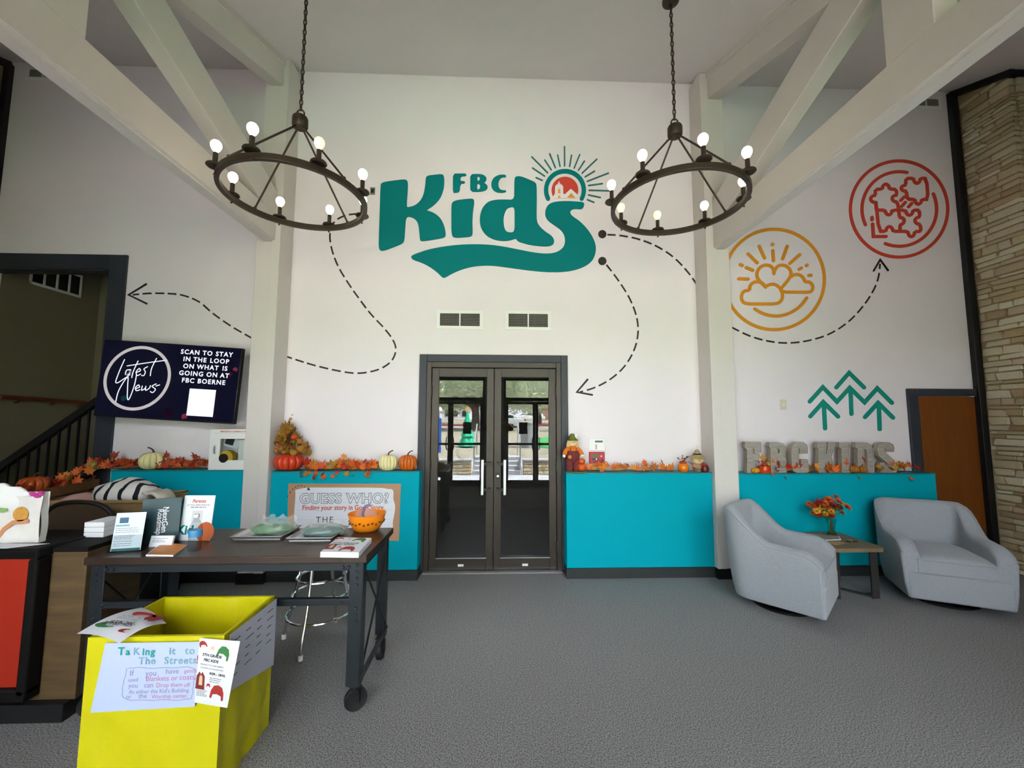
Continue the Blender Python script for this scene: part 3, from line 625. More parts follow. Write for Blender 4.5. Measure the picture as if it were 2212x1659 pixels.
# ------------------------------------------------------------------ chandeliers
BULB = mat('lit bulb', (1, .9, .7), .3, emit=(1, .8, .55), estr=1.9)
BULBDIM = mat('dim bulb', (1, .92, .7), .3, emit=(1, .74, .34), estr=.2)
def bow(c, r, m, up):
    """one oval chain link"""
    c = Vector(c); a = Vector((1, 0, 0)) if m else Vector((0, 1, 0))
    return [c + a * (r * .55 * math.cos(t)) + Vector((0, 0, r * 1.25 * math.sin(t))) for t in [2 * PI * i / 14 for i in range(14)]]
def chandelier(cx, cy, cz, phase, dim, lab, dirn=1):
    t = thing('chandelier', lab, 'chandelier', (cx, cy, cz), group='wagon wheel chandeliers')
    R = .485
    n = 64; rg = MB(); prof = [(-.016, -.022), (.016, -.022), (.016, .022), (-.016, .022)]
    vs = []; fs = []
    for i in range(n):
        a = 2 * PI * i / n
        for dr, dz in prof: vs.append((cx + (R + dr) * math.cos(a), cy + (R + dr) * math.sin(a), cz + dz))
    for i in range(n):
        j = (i + 1) % n
        for k in range(4): fs.append((i * 4 + k, j * 4 + k, j * 4 + (k + 1) % 4, i * 4 + (k + 1) % 4))
    rg.add(vs, fs).build('ring', IRON, t, bevel=.004)
    zh = cz + .60
    MB().lathe([(0, -.045), (.05, -.043), (.056, -.03), (.056, .03), (.05, .042), (0, .045)], 24, (cx, cy, zh)).build('hub', IRON, t)
    MB().tube([(cx + .028 * math.cos(a), cy, zh + .07 + .032 * math.sin(a)) for a in [2 * PI * i / 18 for i in range(18)]], .006, 6, closed=True).build('hub_loop', IRON, t)
    for k in range(4):
        a = phase + PI / 8 + k * PI / 2
        e = Vector((cx + R * math.cos(a), cy + R * math.sin(a), cz + .03)); b = Vector((cx + .035 * math.cos(a), cy + .035 * math.sin(a), zh - .05))
        rd = MB().tube([b, e], .0075, 8).build('rod', IRON, t)
        MB().ball(e, .013).tube([e, e + Vector((0, 0, -.03))], .006, 6).build('rod_joint', IRON, rd)
    for k in range(8):
        a = phase + dirn * k * PI / 4; x, y = cx + .5 * math.cos(a), cy + .5 * math.sin(a); z0 = cz + .024
        h = MB().lathe([(0, 0), (.045, .0), (.053, .008), (.05, .017), (.02, .02), (0, .02)], 20, (x, y, z0)).build('candle_plate', IRON, t)
        MB().lathe([(.0155, .018), (.0155, .10), (0, .10)], 14, (x, y, z0)).build('candle_sleeve', IRON, h)
        MB().lathe([(.012, .098), (.013, .108), (.024, .122), (.032, .14), (.034, .152), (.031, .168), (.022, .181), (.01, .186), (0, .1865)], 18, (x, y, z0)).build('bulb', BULBDIM if k in dim else BULB, h)
        MB().ball((x, y, cz - .026), .008, n=8, m=5).build('finial', IRON, h)
    zt = zc(cy); ch = MB().lathe([(.065, -.03), (.065, -.006), (0, -.006)], 20, (cx, cy, zt)).lathe([(0, -.045), (.05, -.035), (.065, -.03)], 20, (cx, cy, zt)).build('ceiling_canopy', IRON, t)
    z = zh + .12; i = 0
    cn = MB().tube([(cx, cy, zh + .1), (cx, cy, zt - .04)], .0028, 6).build('chain_cord', IRON, t)
    while z < zt - .03:
        MB().tube(bow((cx, cy, z), .021, i % 2, 0), .0042, 5, closed=True).build('link', IRON, cn); z += .0415; i += 1
    return t
chandelier(-1.514, 2.991, 3.273 - .03, -2.4347, {2}, 'black iron ring chandelier hanging nearer the television')
chandelier(1.38, 2.99, 3.285 - .03, -1.6599, {3, 4}, 'black iron ring chandelier hanging nearer the armchairs', -1)

# ------------------------------------------------------------------ television
SCREEN = mat('tv screen', rgb(8, 9, 22), .12, emit=rgb(16, 18, 44), estr=.07)
SCRW = mat('screen white', (.3, .3, .32), .3, emit=(.82, .85, 1), estr=.2)
SCRG = mat('screen ring', (.3, .28, .28), .3, emit=(.55, .5, .5), estr=.12)
SCRP = mat('screen pink', (.3, .1, .1), .3, emit=rgb(190, 70, 90), estr=.12)
SCRB = mat('screen blue haze', (.05, .08, .1), .3, emit=rgb(50, 74, 96), estr=.25)
YT = 4.2
TL, TR, BL, BR = (onY(*p, YT) for p in ((211.6, 733), (513.5, 752.6), (216, 898), (515, 916.6)))
tr = ((TR - TL) + (BR - BL)).normalized(); tu = Vector((-tr.z, 0, tr.x)); tc_ = (TL + TR + BL + BR) / 4
tw = ((TR - TL).length + (BR - BL).length) / 2; th = ((TL - BL).length + (TR - BR).length) / 2
TF = Frame(tc_, tr, tu)
tv = thing('television', 'wall mounted flat television tilted slightly and showing a news slide', 'tv', tuple(tc_))
TF.slab([rect(-tw / 2, -th / 2, tw / 2, th / 2)], .05, -.05).build('case', BLACK, tv, bevel=.004)
TF.slab([rect(-tw / 2 + .008, -th / 2 + .014, tw / 2 - .008, th / 2 - .008)], .002, 0).build('screen', SCREEN, tv)
MB().box(tc_.x - .15, tc_.x + .15, YT + .05, YB - .002, tc_.z - .12, tc_.z + .12).build('wall_bracket', BLACK, tv)
def tvp(x, y):   # point of the zoomed photograph to screen coordinates
    return (((x / 3.19) - 364) / 302 * tw, -((y / 3.19 + 520) - 825 - ((x / 3.19) - 364) * .0645) / 165 * th)
ring = circ(943, 948, 218, 212); ring2 = [tvp(*p) for p in ring]
TF.slab(ribbon(ring2, .03, True, True), .001, .002).build('slide_ring', SCRG, tv, smooth=0)
mb = MB()
for s in ([(838, 820), (820, 880), (805, 940), (800, 975), (815, 980), (850, 955), (880, 935)], [(885, 890), (862, 895), (860, 925), (880, 915), (890, 890), (892, 928)], [(932, 830), (910, 900), (905, 945)], [(862, 864), (1000, 842), (1130, 824)], [(935, 908), (957, 897), (947, 882), (930, 905), (940, 930), (962, 920)], [(1002, 870), (980, 885), (992, 905), (986, 930), (970, 930)], [(1056, 812), (1032, 880), (1030, 932)],
          [(820, 1108), (830, 1030), (875, 940), (885, 1000), (895, 1085), (910, 1087), (930, 1000), (935, 925)], [(943, 1020), (967, 1010), (957, 995), (940, 1015), (950, 1035), (972, 1028)], [(985, 1003), (985, 1032), (1005, 1020), (1010, 1005), (1012, 1032), (1035, 1018), (1040, 1000)], [(1078, 988), (1052, 1005), (1078, 1025), (1062, 1048), (1045, 1040)], [(1078, 1003), (1102, 995)]):
    for pl in ribbon([tvp(*p) for p in catmull(s, 4)], .0085): mb.prism([pl], .001, lambda x, y, d: TF(x, y, .0035 - d))
mb.build('slide_script', SCRW, tv, smooth=0)
for i, s in enumerate(('SCAN TO STAY', 'IN THE LOOP', 'ON WHAT IS', 'GOING ON AT', 'FBC BOERNE')):
    x, y = tvp(1400, 790 + i * 49); words('slide_lettering', s, .064, SCRW, tv, TF, x, y, .003, .0016, 1.2)
a = tvp(1313, 1213); b = tvp(1495, 1040)
TF.slab([rect(a[0], a[1] + .012, b[0], b[1] + .012)], .001, .002).build('slide_card', SCRW, tv)
for x, y, r, m in ((1610, 890, 17, SCRP), (1580, 920, 15, SCRP), (1300, 1212, 20, SCRP), (1190, 1190, 34, mat('screen dim pink', (.1, .03, .05), .3, emit=rgb(90, 30, 54), estr=.12)), (870, 1085, 20, mat('screen teal dot', (.02, .1, .1), .3, emit=rgb(20, 80, 84), estr=.12))):
    TF.slab([[tvp(x + r * math.cos(k * PI / 8), y + r * math.sin(k * PI / 8)) for k in range(16)]], .0008, .0012).build('slide_dot', m, tv, smooth=0)

# ------------------------------------------------------------------ defibrillator cabinet on the ledge
x0, x1 = onY(449, 1015, 4.26).x, -2.515; zb = LEDGE[0]; zt_ = onY(453, 927, 4.26).z; y0, y1 = 4.262, 4.42
ae = thing('defibrillator_cabinet', 'white wall cabinet with a window standing on the ledge by the column', 'cabinet', ((x0 + x1) / 2, 4.34, zb))
AF = Frame((x0, y0, zb), (1, 0, 0), (0, 0, 1)); aw, ah = x1 - x0, zt_ - zb
MB().box(x0, x1, y0 + .012, y1, zb, zb + .012).box(x0, x1, y0 + .012, y1, zt_ - .012, zt_).box(x0, x0 + .012, y0 + .012, y1, zb, zt_).box(x1 - .012, x1, y0 + .012, y1, zb, zt_).box(x0, x1, y1 - .01, y1, zb, zt_).build('case', WHITEP, ae, bevel=.002)
dd = AF.slab([rect(0, 0, aw, ah), rect(aw * .27, ah * .235, aw * .9, ah * .76)[::-1]], .014, -.012).build('front_door', WHITEP, ae, bevel=.002)
AF.slab([rect(aw * .26, ah * .225, aw * .91, ah * .77)], .002, -.010).build('pane', CLEAR, dd)
MB().tube([AF(aw * .16, ah * .4, .002), AF(aw * .16, ah * .41, .022), AF(aw * .16, ah * .58, .022), AF(aw * .16, ah * .59, .002)], .005, 6).build('handle', ALU, dd)
text('lettering', 'EMERGENCY DEFIBRILLATOR', .021, RED, dd, AF, aw * .62, ah * .925, .003, bold=.0006)
AF.slab([rect(aw * .1, ah * .9, aw * .97, ah * .903)], .001, .002).build('door_seam', GREYINK, dd)
MB().lathe([(.0, 0), (.07, .0), (.075, .02), (.07, .07), (0, .075)], 24, (x0 + aw * .42, y0 + .08, zb + .12), (0, -1, 0)).build('yellow_device', mat('device yellow', rgb(206, 166, 40), .5), ae)
MB().lathe([(0, 0), (.045, 0), (.045, .006), (0, .007)], 24, (x0 + aw * .38, y0 + .004, zb + .115), (0, -1, 0)).build('device_dial', BLACK, ae)
MB().obox((x0 + aw * .48, y0 + .06, zb + .27), (.075, 0, -.02), (0, .004, 0), (.014, 0, .05)).build('instruction_card', PAPER, ae)
MB().obox((x0 + aw * .43, y0 + .054, zb + .28), (.04, 0, -.011), (0, .002, 0), (.009, 0, .032)).build('card_print', INK, ae)
MB().box(x0 + aw * .68, x0 + aw * .9, y0 + .05, y0 + .1, zb + .02, zb + .3).build('supply_box', WHITEP, ae)

# ------------------------------------------------------------------ keypad and alarm panel beside the doors
def plate(name, px, lab, cat, m, t):
    a, b = onY(px[0], px[1], YB), onY(px[2], px[3], YB)
    o = thing(name, lab, cat, ((a.x + b.x) / 2, YB, b.z)); fr = Frame((a.x, YB, b.z), (1, 0, 0), (0, 0, 1))
    fr.slab([rect(0, 0, b.x - a.x, a.z - b.z)], t).build('housing', m, o, bevel=.004); return o, fr, b.x - a.x, a.z - b.z
o, fr, w, h = plate('alarm_keypad', (1271, 947, 1306, 973), 'white alarm keypad with a small display beside the doors', 'keypad', WHITEP, .022)
fr.slab([rect(w * .38, h * .67, w * .86, h * .83)], .001, .022).build('display', mat('lcd grey', rgb(84, 96, 98), .3), o)
for i in range(3): fr.slab([rect(w * .41, h * (.13 + .13 * i), w * .49, h * (.23 + .13 * i))], .0015, .022).build('button', GREYINK, o)
o, fr, w, h = plate('fire_alarm', (1272, 976, 1305, 1000), 'red fire alarm panel under the white keypad', 'alarm panel', mat('alarm red', rgb(176, 40, 52), .45), .03)
fr.slab([rect(w * .15, h * .52, w * .58, h * .78)], .001, .03).build('display', mat('lcd green', rgb(70, 92, 34), .3), o)
fr.slab([rect(w * .17, h * .28, w * .6, h * .46)], .001, .03).build('key_strip', mat('navy plastic', rgb(40, 34, 66), .4), o)
for x, y in ((.77, .63), (.45, .37), (.84, .25)): fr.slab([[(w * x + .009 * math.cos(k * PI / 6), h * y + .009 * math.sin(k * PI / 6)) for k in range(12)]], .002, .031).build('button', WHITEP if y > .3 else INK, o)

# ------------------------------------------------------------------ industrial table on casters
TX0, TX1, TY0, TY1, TZ = -2.235, -.72, 2.37, 2.96, .842
tb = thing('industrial_table', 'dark walnut topped steel work table on black casters', 'table', ((TX0 + TX1) / 2, (TY0 + TY1) / 2, 0))
MB().box(TX0, TX1, TY0, TY1, TZ - .04, TZ).build('table_top', WALNUT, tb, bevel=.004)
ax0, ax1, ay0, ay1 = TX0 + .03, TX1 - .025, TY0 + .02, TY1 - .03
for y, d_ in ((ay0, .008), (ay1, -.008)): MB().box(ax0 + .006, ax1 - .006, y - .004 + d_, y + .004 + d_, TZ - .088, TZ - .04).build('apron', STEEL, tb, bevel=.002)
for x, d_ in ((ax0, .008), (ax1, -.008)): MB().box(x - .004 + d_, x + .004 + d_, ay0 + .012, ay1 - .012, TZ - .088, TZ - .04).build('apron', STEEL, tb, bevel=.002)
RIV = MB().lathe([(.0, .006), (.006, .005), (.0095, .001), (.0095, -.001)], 10, (0, 0, 0), (0, -1, 0))
RIVM = RIV.build('rivet', STEEL, tb, local=True); rivmesh = RIVM.data; bpy.data.objects.remove(RIVM)
for x, sx in ((ax0, 1), (ax1, -1)):
    for y, sy in ((ay0, 1), (ay1, -1)):
        l = MB().box(min(x, x + sx * .072), max(x, x + sx * .072), y - .004, y + .004, .145, TZ - .04).box(x - .004, x + .004, min(y, y + sy * .06), max(y, y + sy * .06), .145, TZ - .04).build('leg', STEEL, tb, bevel=.002)
        MB().box(min(x, x + sx * .055), max(x, x + sx * .055), min(y, y + sy * .055), max(y, y + sy * .055), .139, .146).build('caster_plate', STEEL, l)
        cx_, cy_ = x + sx * .028, y + sy * .028
        MB().lathe([(.02, .118), (.02, .14)], 14, (cx_, cy_, 0)).box(cx_ - .028, cx_ - .022, cy_ - .018, cy_ + .03, .05, .12).box(cx_ + .022, cx_ + .028, cy_ - .018, cy_ + .03, .05, .12).box(cx_ - .028, cx_ + .028, cy_ - .018, cy_ + .03, .115, .121).build('caster_fork', BLACK, l)
        MB().lathe([(.0, -.016), (.04, -.016), (.055, -.019), (.06, -.012), (.06, .012), (.055, .019), (.04, .016), (0, .016)], 28, (cx_, cy_ + .01, .06), (.45, -.9, 0) if sy > 0 else (1, 0, 0)).build('caster_wheel', mat('black rubber', rgb(26, 26, 28), .5), l)
        if sy > 0:
            for dx, z in ((.03, .75), (.03, .715), (.03, .68), (.03, .555), (.03, .52), (.03, .485), (.075, .775), (.11, .775), (.03, .785), (.075, .586), (.115, .586)):
                inst(rivmesh, 'rivet', l, (x + sx * dx, y - .0045, z))
MB().box(ax0, ax1, ay0 - .003, ay0 + .03, .57, .605).build('lower_rail', STEEL, tb, bevel=.002)
for x in (ax0, ax1):
    MB().box(x - .006, x + .006, ay0, ay1, .16, .2).build('end_rail', STEEL, tb)
    MB().tube([(x, ay0 + .02, .2), (x, ay1 - .02, TZ - .1)], .006, 6).build('cross_rod', BLACK, tb)
    MB().tube([(x + .012, ay0 + .02, TZ - .1), (x + .012, ay1 - .02, .2)], .006, 6).build('cross_rod', BLACK, tb)

# chrome stool tucked behind the table
fc = onZ(690, 1381, 0); st = thing('bar_stool', 'chrome ringed bar stool tucked behind the work table', 'stool', (fc.x, fc.y, 0))
for k in range(4):
    a = math.radians(-93 + 90 * k); c, s_ = math.cos(a), math.sin(a)
    pts = catmull([(fc.x + r * c, fc.y + r * s_, z) for r, z in ((.14, .70), (.155, .55), (.175, .4), (.205, .25), (.245, .12), (.262, .03))], 4)
    l = MB().tube(pts, .0125, 10).build('leg', CHROME, st)
    MB().lathe([(.016, 0), (.016, .03), (.012, .034)], 12, (fc.x + .262 * c, fc.y + .262 * s_, 0)).build('foot_cap', WHITEP, l)
for z, r in ((.45, .165), (.33, .19), (.2, .222)):
    MB().tube([(fc.x + r * math.cos(t), fc.y + r * math.sin(t), z) for t in [2 * PI * i / 40 for i in range(40)]], .0095, 8, closed=True).build('foot_ring', CHROME, st)
MB().lathe([(0, .68), (.19, .68), (.2, .70), (.2, .73), (.18, .75), (0, .755)], 32, (fc.x, fc.y, 0)).build('seat', mat('black vinyl', rgb(24, 24, 26), .4), st)

# ------------------------------------------------------------------ things on the work table
def standing(name, lab, cat, pbl, pbr, ptl, z, m, t, par=None):
    """upright or leaning sheet whose lower corners stand at z"""
    a, b = onZ(*pbl, z), onZ(*pbr, z); c = onY(*ptl, a.y + .03)
    fr = Frame(a, b - a, (c - a) - (b - a).normalized() * (c - a).dot((b - a).normalized()))
    w, h = (b - a).length, (c - a).length
    o = thing(name, lab, cat, tuple(a)); return o, fr, w, h
# acrylic flyer holder
o, fr, w, h = standing('flyer_holder', 'clear acrylic flyer holder with a pale printed sheet on the work table', 'flyer holder', (236, 1194), (305, 1190), (249, 1107), TZ, None, 0)
fr.slab([rect(0, 0, w, h)], .003, -.004).build('backing', PLASTIC, o)
fr.slab([rect(.004, .006, w - .004, h - .004)], .0015).build('flyer', mat('pale blue paper', rgb(222, 232, 244), .6), o)
fr.slab([rect(-.006, 0, w + .012, h * .42)], .003, .012).build('pocket_front', PLASTIC, o)
fr.slab([rect(-.008, 0, w + .014, .006)], .03, -.012).build('pocket_base', PLASTIC, o)
fr.slab([rect(w * .16, h * .72, w * .44, h * .86)], .0006, .0016).build('flyer_logo', mat('slate print', rgb(72, 106, 138), .6), o)
fr.slab([rect(w * .06, h * .64, w * .5, h * .68)], .0006, .0016).build('flyer_band', mat('aqua print', rgb(120, 178, 184), .6), o)
fr.slab([rect(w * .05, h * .03, w * .95, h * .09)], .0006, .0016).build('flyer_band', mat('teal band', rgb(54, 112, 110), .6), o)
lines_of_print('flyer_print', fr, w * .08, w * .85, [h * v for v in (.58, .53, .48, .4, .36, .32, .26, .2, .15)], h * .012, GREYINK, o, .0022)
# dark teal booklet, leaning
ROAD = mat('booklet teal gradient', rgb(28, 62, 72), .4, var=.25, vscale=4)
o, fr, w, h = standing('booklet', 'dark teal roadmap booklet standing in a clear stand', 'booklet', (307, 1178), (371, 1172), (330, 1078), TZ, None, 0)
fr.slab([rect(-.02, 0, w + .03, h)], .006, -.006).build('cover', ROAD, o, bevel=.001)
text('lettering', 'NextGen', .04, PAPER, o, fr, w * .6, h * .52, .001, bold=.0008, ang=-PI / 2)
text('lettering', 'Roadmap', .04, PAPER, o, fr, w * .42, h * .48, .001, bold=.0008, ang=-PI / 2)
fr.slab([rect(-.03, -.001, w + .04, .004)], .05, -.02).build('stand', PLASTIC, o)
c1, c2 = onZ(330, 1178, TZ), onZ(372, 1174, TZ)
o = thing('card_stack', 'small white card stack in front of the teal booklet', 'cards', tuple(c1)); fr2 = Frame(c1 + Vector((0, -.03, 0)), (1, 0, 0), (0, .25, .97))
fr2.slab([rect(0, 0, .13, .062)], .012, -.012).build('cards', PAPER, o); lines_of_print('card_print', fr2, .015, .1, [.045, .035, .026], .003, GREYINK, o, .0008)
# parents sign
o, fr, w, h = standing('table_sign', 'white upright parents sign in a clear holder', 'sign', (385, 1168), (452, 1168), (387, 1071), TZ, None, 0)
fr.slab([rect(0, 0, w, h)], .004, -.004).build('sheet', PAPER, o)
fr.slab([rect(-.01, -.0, w + .02, .006)], .06, -.03).build('holder_base', PLASTIC, o)
text('lettering', 'Parents', .028, RED, o, fr, w * .5, h * .84, .001, shear=.2, bold=.0006)
text('lettering', 'For More MERCYKIDS Info', .0125, INK, o, fr, w * .5, h * .77, .001)
lines_of_print('sign_print', fr, w * .25, w * .75, [h * .725], .005, GREYINK, o, .001, 0)
fr.slab([rect(w * .33, h * .4, w * .67, h * .66)], .0006, .0008).build('blank_square', mat('pale grey print', rgb(206, 208, 212), .6), o)
text('lettering', 'Kids', .075, TEALP, o, fr, w * .25, h * .14, .001, bold=.003)
fr.slab([[(w * .83 + .055 * math.cos(k * PI / 10), h * .19 + .06 * math.sin(k * PI / 10)) for k in range(20)]], .0008, .001).build('orange_figure', mat('burnt orange print', rgb(186, 92, 44), .6), o)
# water bottle
c = onZ(420, 1189, TZ); o = thing('water_bottle', 'clear plastic water bottle with a blue label', 'bottle', tuple(c))
MB().lathe([(.0, 0), (.03, 0), (.033, .01), (.033, .03), (.031, .035), (.033, .04), (.033, .06), (.031, .065), (.033, .07), (.033, .125), (.03, .14), (.018, .165), (.0135, .175), (.0135, .19)], 24, c).build('body', glassy('bottle plastic', (.88, .91, .92), .13, .05, False), o)
MB().lathe([(.0335, .08), (.0338, .082), (.0338, .115), (.0335, .117)], 24, c).build('label', mat('blue label', rgb(70, 140, 190), .4, var=.2, vscale=30), o)
MB().lathe([(.015, .186), (.015, .204), (0, .205)], 20, c).build('cap', WHITEP, o)
MB().lathe([(0, .003), (.03, .004), (.031, .075), (0, .076)], 24, c).build('water', glassy('water', (.97, .98, .985), .03, .02, False), o)
# orange booklet lying down
pts = [onZ(*p, TZ + .006) for p in ((315, 1199), (374, 1200), (406, 1178), (352, 1172))]
o = thing('booklet', 'orange and yellow printed booklet lying beside the bottle', 'booklet', tuple(pts[0]))
pf = Frame(pts[0] + Vector((0, 0, -.006)), (1, 0, 0), (0, 1, 0)); pl = [((p - pf.o).dot(pf.r), (p - pf.o).dot(pf.u)) for p in pts]
pf.slab([pl], .008).build('pages', PAPER, o); pf.slab([[(x * .97 + .004, y * .97 + .002) for x, y in pl]], .0008, .008).build('cover', mat('autumn cover', rgb(206, 128, 44), .45, var=.4, vscale=9), o)
# flyer stack
pts = [onZ(*p, TZ + .03) for p in ((692, 1192), (775, 1193), (803, 1162), (730, 1160))]
o = thing('flyer_stack', 'thick stack of white flyers with hat pictures on the table corner', 'paper stack', tuple(pts[0]))
pf = Frame(pts[0] + Vector((0, 0, -.03)), pts[1] - pts[0], (pts[3] - pts[0]) - (pts[1] - pts[0]).normalized() * (pts[3] - pts[0]).dot((pts[1] - pts[0]).normalized()))
w, h = (pts[1] - pts[0]).length, (pts[3] - pts[0]).dot(pf.u)
pf.slab([[((p - pf.o).dot(pf.r), (p - pf.o).dot(pf.u)) for p in pts]], .03).build('sheets', PAPER, o, bevel=.001)
HAT_R = mat('hat red print', rgb(168, 46, 44), .6, var=.15, vscale=60); HAT_G = mat('hat green print', rgb(62, 128, 70), .6, var=.2, vscale=60); HAT_B = mat('coat maroon print', rgb(128, 40, 40), .6, var=.2, vscale=50); CREAM = mat('cream print', rgb(222, 188, 150), .6)
hat = [(-.5, -.35), (-.46, .1), (-.3, .42), (0, .52), (.3, .42), (.46, .1), (.5, -.35), (.36, -.4), (.3, -.12), (0, -.05), (-.3, -.12), (-.36, -.4)]
coat = [(-.45, -.5), (-.4, .25), (-.15, .5), (0, .35), (.15, .5), (.4, .25), (.45, -.5)]
def flyer_art(fr, W_, H_, par, lift, full=True):
    """the 5th grade flyer: hats, coat and print, on a sheet W_ x H_"""
    k_ = [0]
    def blob(sh, cx, cy, sx, sy, m, rot=0):
        k_[0] += 1; c, s = math.cos(rot), math.sin(rot)
        fr.slab([[(cx * W_ + (x * c - y * s) * sx * W_, cy * H_ + (x * s + y * c) * sy * W_) for x, y in sh]], .0004, lift + .0001 * k_[0]).build('flyer_picture', m, par, smooth=0)
    blob(hat, .76, .84, .38, .42, HAT_G, -.3); blob(hat, .66, .2, .42, .46, HAT_R, -.1); blob(coat, .13, .36, .3, .5, HAT_B); blob(coat, .14, .37, .12, .3, CREAM)
    blob(hat, .12, .93, .24, .2, HAT_R, .3); blob(coat, .42, .9, .12, .1, CREAM); blob(hat, .38, .3, .12, .12, mat('pompom red', rgb(200, 40, 60), .6))
    if full:
        text('lettering', '5TH GRADE', .082 * W_ / .72, INK, par, fr, W_ * .42, H_ * .755, lift + .0014, bold=.0003, space=.95)
        text('lettering', 'FBC KIDS', .082 * W_ / .72, INK, par, fr, W_ * .40, H_ * .675, lift + .0014, bold=.0003, space=.95)
        text('lettering', 'TAKING IT TO THE STREETS', .04 * W_ / .72, INK, par, fr, W_ * .43, H_ * .61, lift + .0014, shear=.2)
        text('lettering', "5'S WINTER COAT & BLANKET DRIVE", .03 * W_ / .72, INK, par, fr, W_ * .45, H_ * .56, lift + .0014)
        text('lettering', '9/29 - 10/31', .07 * W_ / .72, INK, par, fr, W_ * .62, H_ * .475, lift + .0014, bold=.0003)
        lines_of_print('flyer_print', fr, W_ * .4, W_ * .8, [H_ * v for v in (.42, .39, .36)], H_ * .009, GREYINK, par, lift + .0006)
        lines_of_print('flyer_print', fr, W_ * .04, W_ * .36, [H_ * v for v in (.22, .2, .18, .16, .14, .12)], H_ * .008, GREYINK, par, lift + .0006)
sw = pts[3].x - pts[0].x
pf2 = Frame(pf(0, 0, .0302) , pf.r, (pts[3] - pts[0]).normalized()); pf2.n = pf.n
flyer_art(pf2, w * .95, (pts[3] - pts[0]).length * .95, o, 0, False)
text('lettering', '5TH GRADE', .028, INK, o, pf2, w * .42, .15, .0006, bold=.0006); text('lettering', 'FBC KIDS', .028, INK, o, pf2, w * .42, .12, .0006, bold=.0006)
# trays with bags of craft scraps
def tray(pts, lab):
    q = [onZ(*p, TZ + .02) for p in pts]; x0, x1 = q[0].x, q[1].x; y0 = q[0].y; y1 = min(q[2].y, TY1 - .01)
    o = thing('baking_tray', lab, 'tray', ((x0 + x1) / 2, (y0 + y1) / 2, TZ), group='metal trays on the work table')
    MB().box(x0 + .012, x1 - .012, y0 + .012, y1 - .012, TZ, TZ + .003).build('base', ALU, o)
    for a, b in (((x0, y0), (x1, y0)), ((x1, y0), (x1, y1)), ((x1, y1), (x0, y1)), ((x0, y1), (x0, y0))):
        cx_, cy_ = (x0 + x1) / 2, (y0 + y1) / 2; i = lambda p: (p[0] + (.014 if p[0] < cx_ else -.014), p[1] + (.014 if p[1] < cy_ else -.014))
        MB().add([(*a, TZ + .02), (*b, TZ + .02), (*i(b), TZ + .002), (*i(a), TZ + .002)], [(0, 1, 2, 3)]).tube([(*a, TZ + .02), (*b, TZ + .02)], .003, 6).build('rim', ALU, o)
    return x0, x1, y0, y1
def bag(c, rx, ry, rz, lab, fill, seed):
    o = thing('scrap_bag', lab, 'plastic bag', tuple(c))
    def blob(sx, sy, sz, amp, zoff):
        m = MB().ball((0, 0, 0), sx, sy, sz, 28, 16); m.v = [tuple(Vector(c) + Vector((v[0], v[1], max(v[2], -sz * .55) + sz * .55 + zoff)) + mnoise.noise_vector(Vector(v) * 26 + Vector((seed, 0, 0))) * amp * (1 if v[2] > -sz * .5 else .0)) for v in m.v]; return m
    blob(rx * .86, ry * .83, rz * .55, .02, .003).build('scraps', fill, o); blob(rx, ry, rz, .022, .0015).build('film', FILM, o)
    m = MB(); n = 12
    vs = [(c[0] - rx * .6 + rx * 1.5 * i / n, c[1] + ry * .3 + .012 * math.sin(i * 2.1), c[2] + rz * (.9 + .5 * j) + .012 * math.sin(i * 1.7 + j)) for j in range(3) for i in range(n + 1)]
    m.add(vs, [(j * (n + 1) + i, j * (n + 1) + i + 1, (j + 1) * (n + 1) + i + 1, (j + 1) * (n + 1) + i) for j in range(2) for i in range(n)]).build('open_end', FILM, o)
x0, x1, y0, y1 = tray(((496, 1160), (602, 1162), (634, 1124)), 'silver baking tray holding the bag of green scraps')
bag(((x0 + x1) / 2 + .03, (y0 + y1) / 2 + .02, TZ + .004), .15, .085, .055, 'clear bag of shredded green scraps on a tray', mat('green scraps', rgb(46, 116, 44), .6, var=.5, vscale=70), 1)
x0, x1, y0, y1 = tray(((618, 1163), (714, 1164), (746, 1130)), 'silver baking tray holding the bag of teal scraps')
bag(((x0 + x1) / 2 + .03, (y0 + y1) / 2, TZ + .004), .15, .08, .04, 'clear bag with teal paper scraps on a tray', mat('teal scraps', rgb(36, 112, 100), .6, var=.35, vscale=40), 2)
# orange bowl
c = onZ(788, 1149, TZ) + Vector((0, .04, 0)); c.z = TZ; o = thing('treat_bowl', 'orange plastic bowl with dark printed band near the table edge', 'bowl', tuple(c))
OB = mat('orange plastic', rgb(250, 140, 22), .35)
MB().lathe([(0, 0), (.065, 0), (.085, .012), (.107, .05), (.117, .095), (.124, .112), (.126, .116), (.12, .116), (.112, .095), (.1, .05), (.08, .016), (0, .006)], 40, c).build('shell', OB, o)
mb = MB()
for k in range(26):
    a = 2 * PI * k / 26; r = .1115; q = Vector((c.x + r * math.cos(a), c.y + r * math.sin(a), TZ + .062 + .006 * math.sin(k * 2.4))); mb.ball(q, .008, .008, .007, 8, 5)
mb.build('printed_band', mat('brown print', rgb(96, 52, 20), .5), o)
MB().tube(catmull([(c.x - .01, c.y - .02, TZ + .06), (c.x - .02, c.y - .03, TZ + .12), (c.x - .0, c.y - .035, TZ + .165), (c.x + .03, c.y - .035, TZ + .175)], 5), [.009] * 15 + [.005], 8).build('spoon', mat('grey violet plastic', rgb(110, 106, 140), .4), o)
m = MB().ball((0, 0, 0), .075, .075, .035, 24, 12); m.v = [tuple(c + Vector((v[0], v[1], v[2] + .1)) + mnoise.noise_vector(Vector(v) * 30) * .015) for v in m.v]; m.build('cellophane', FILM, o)

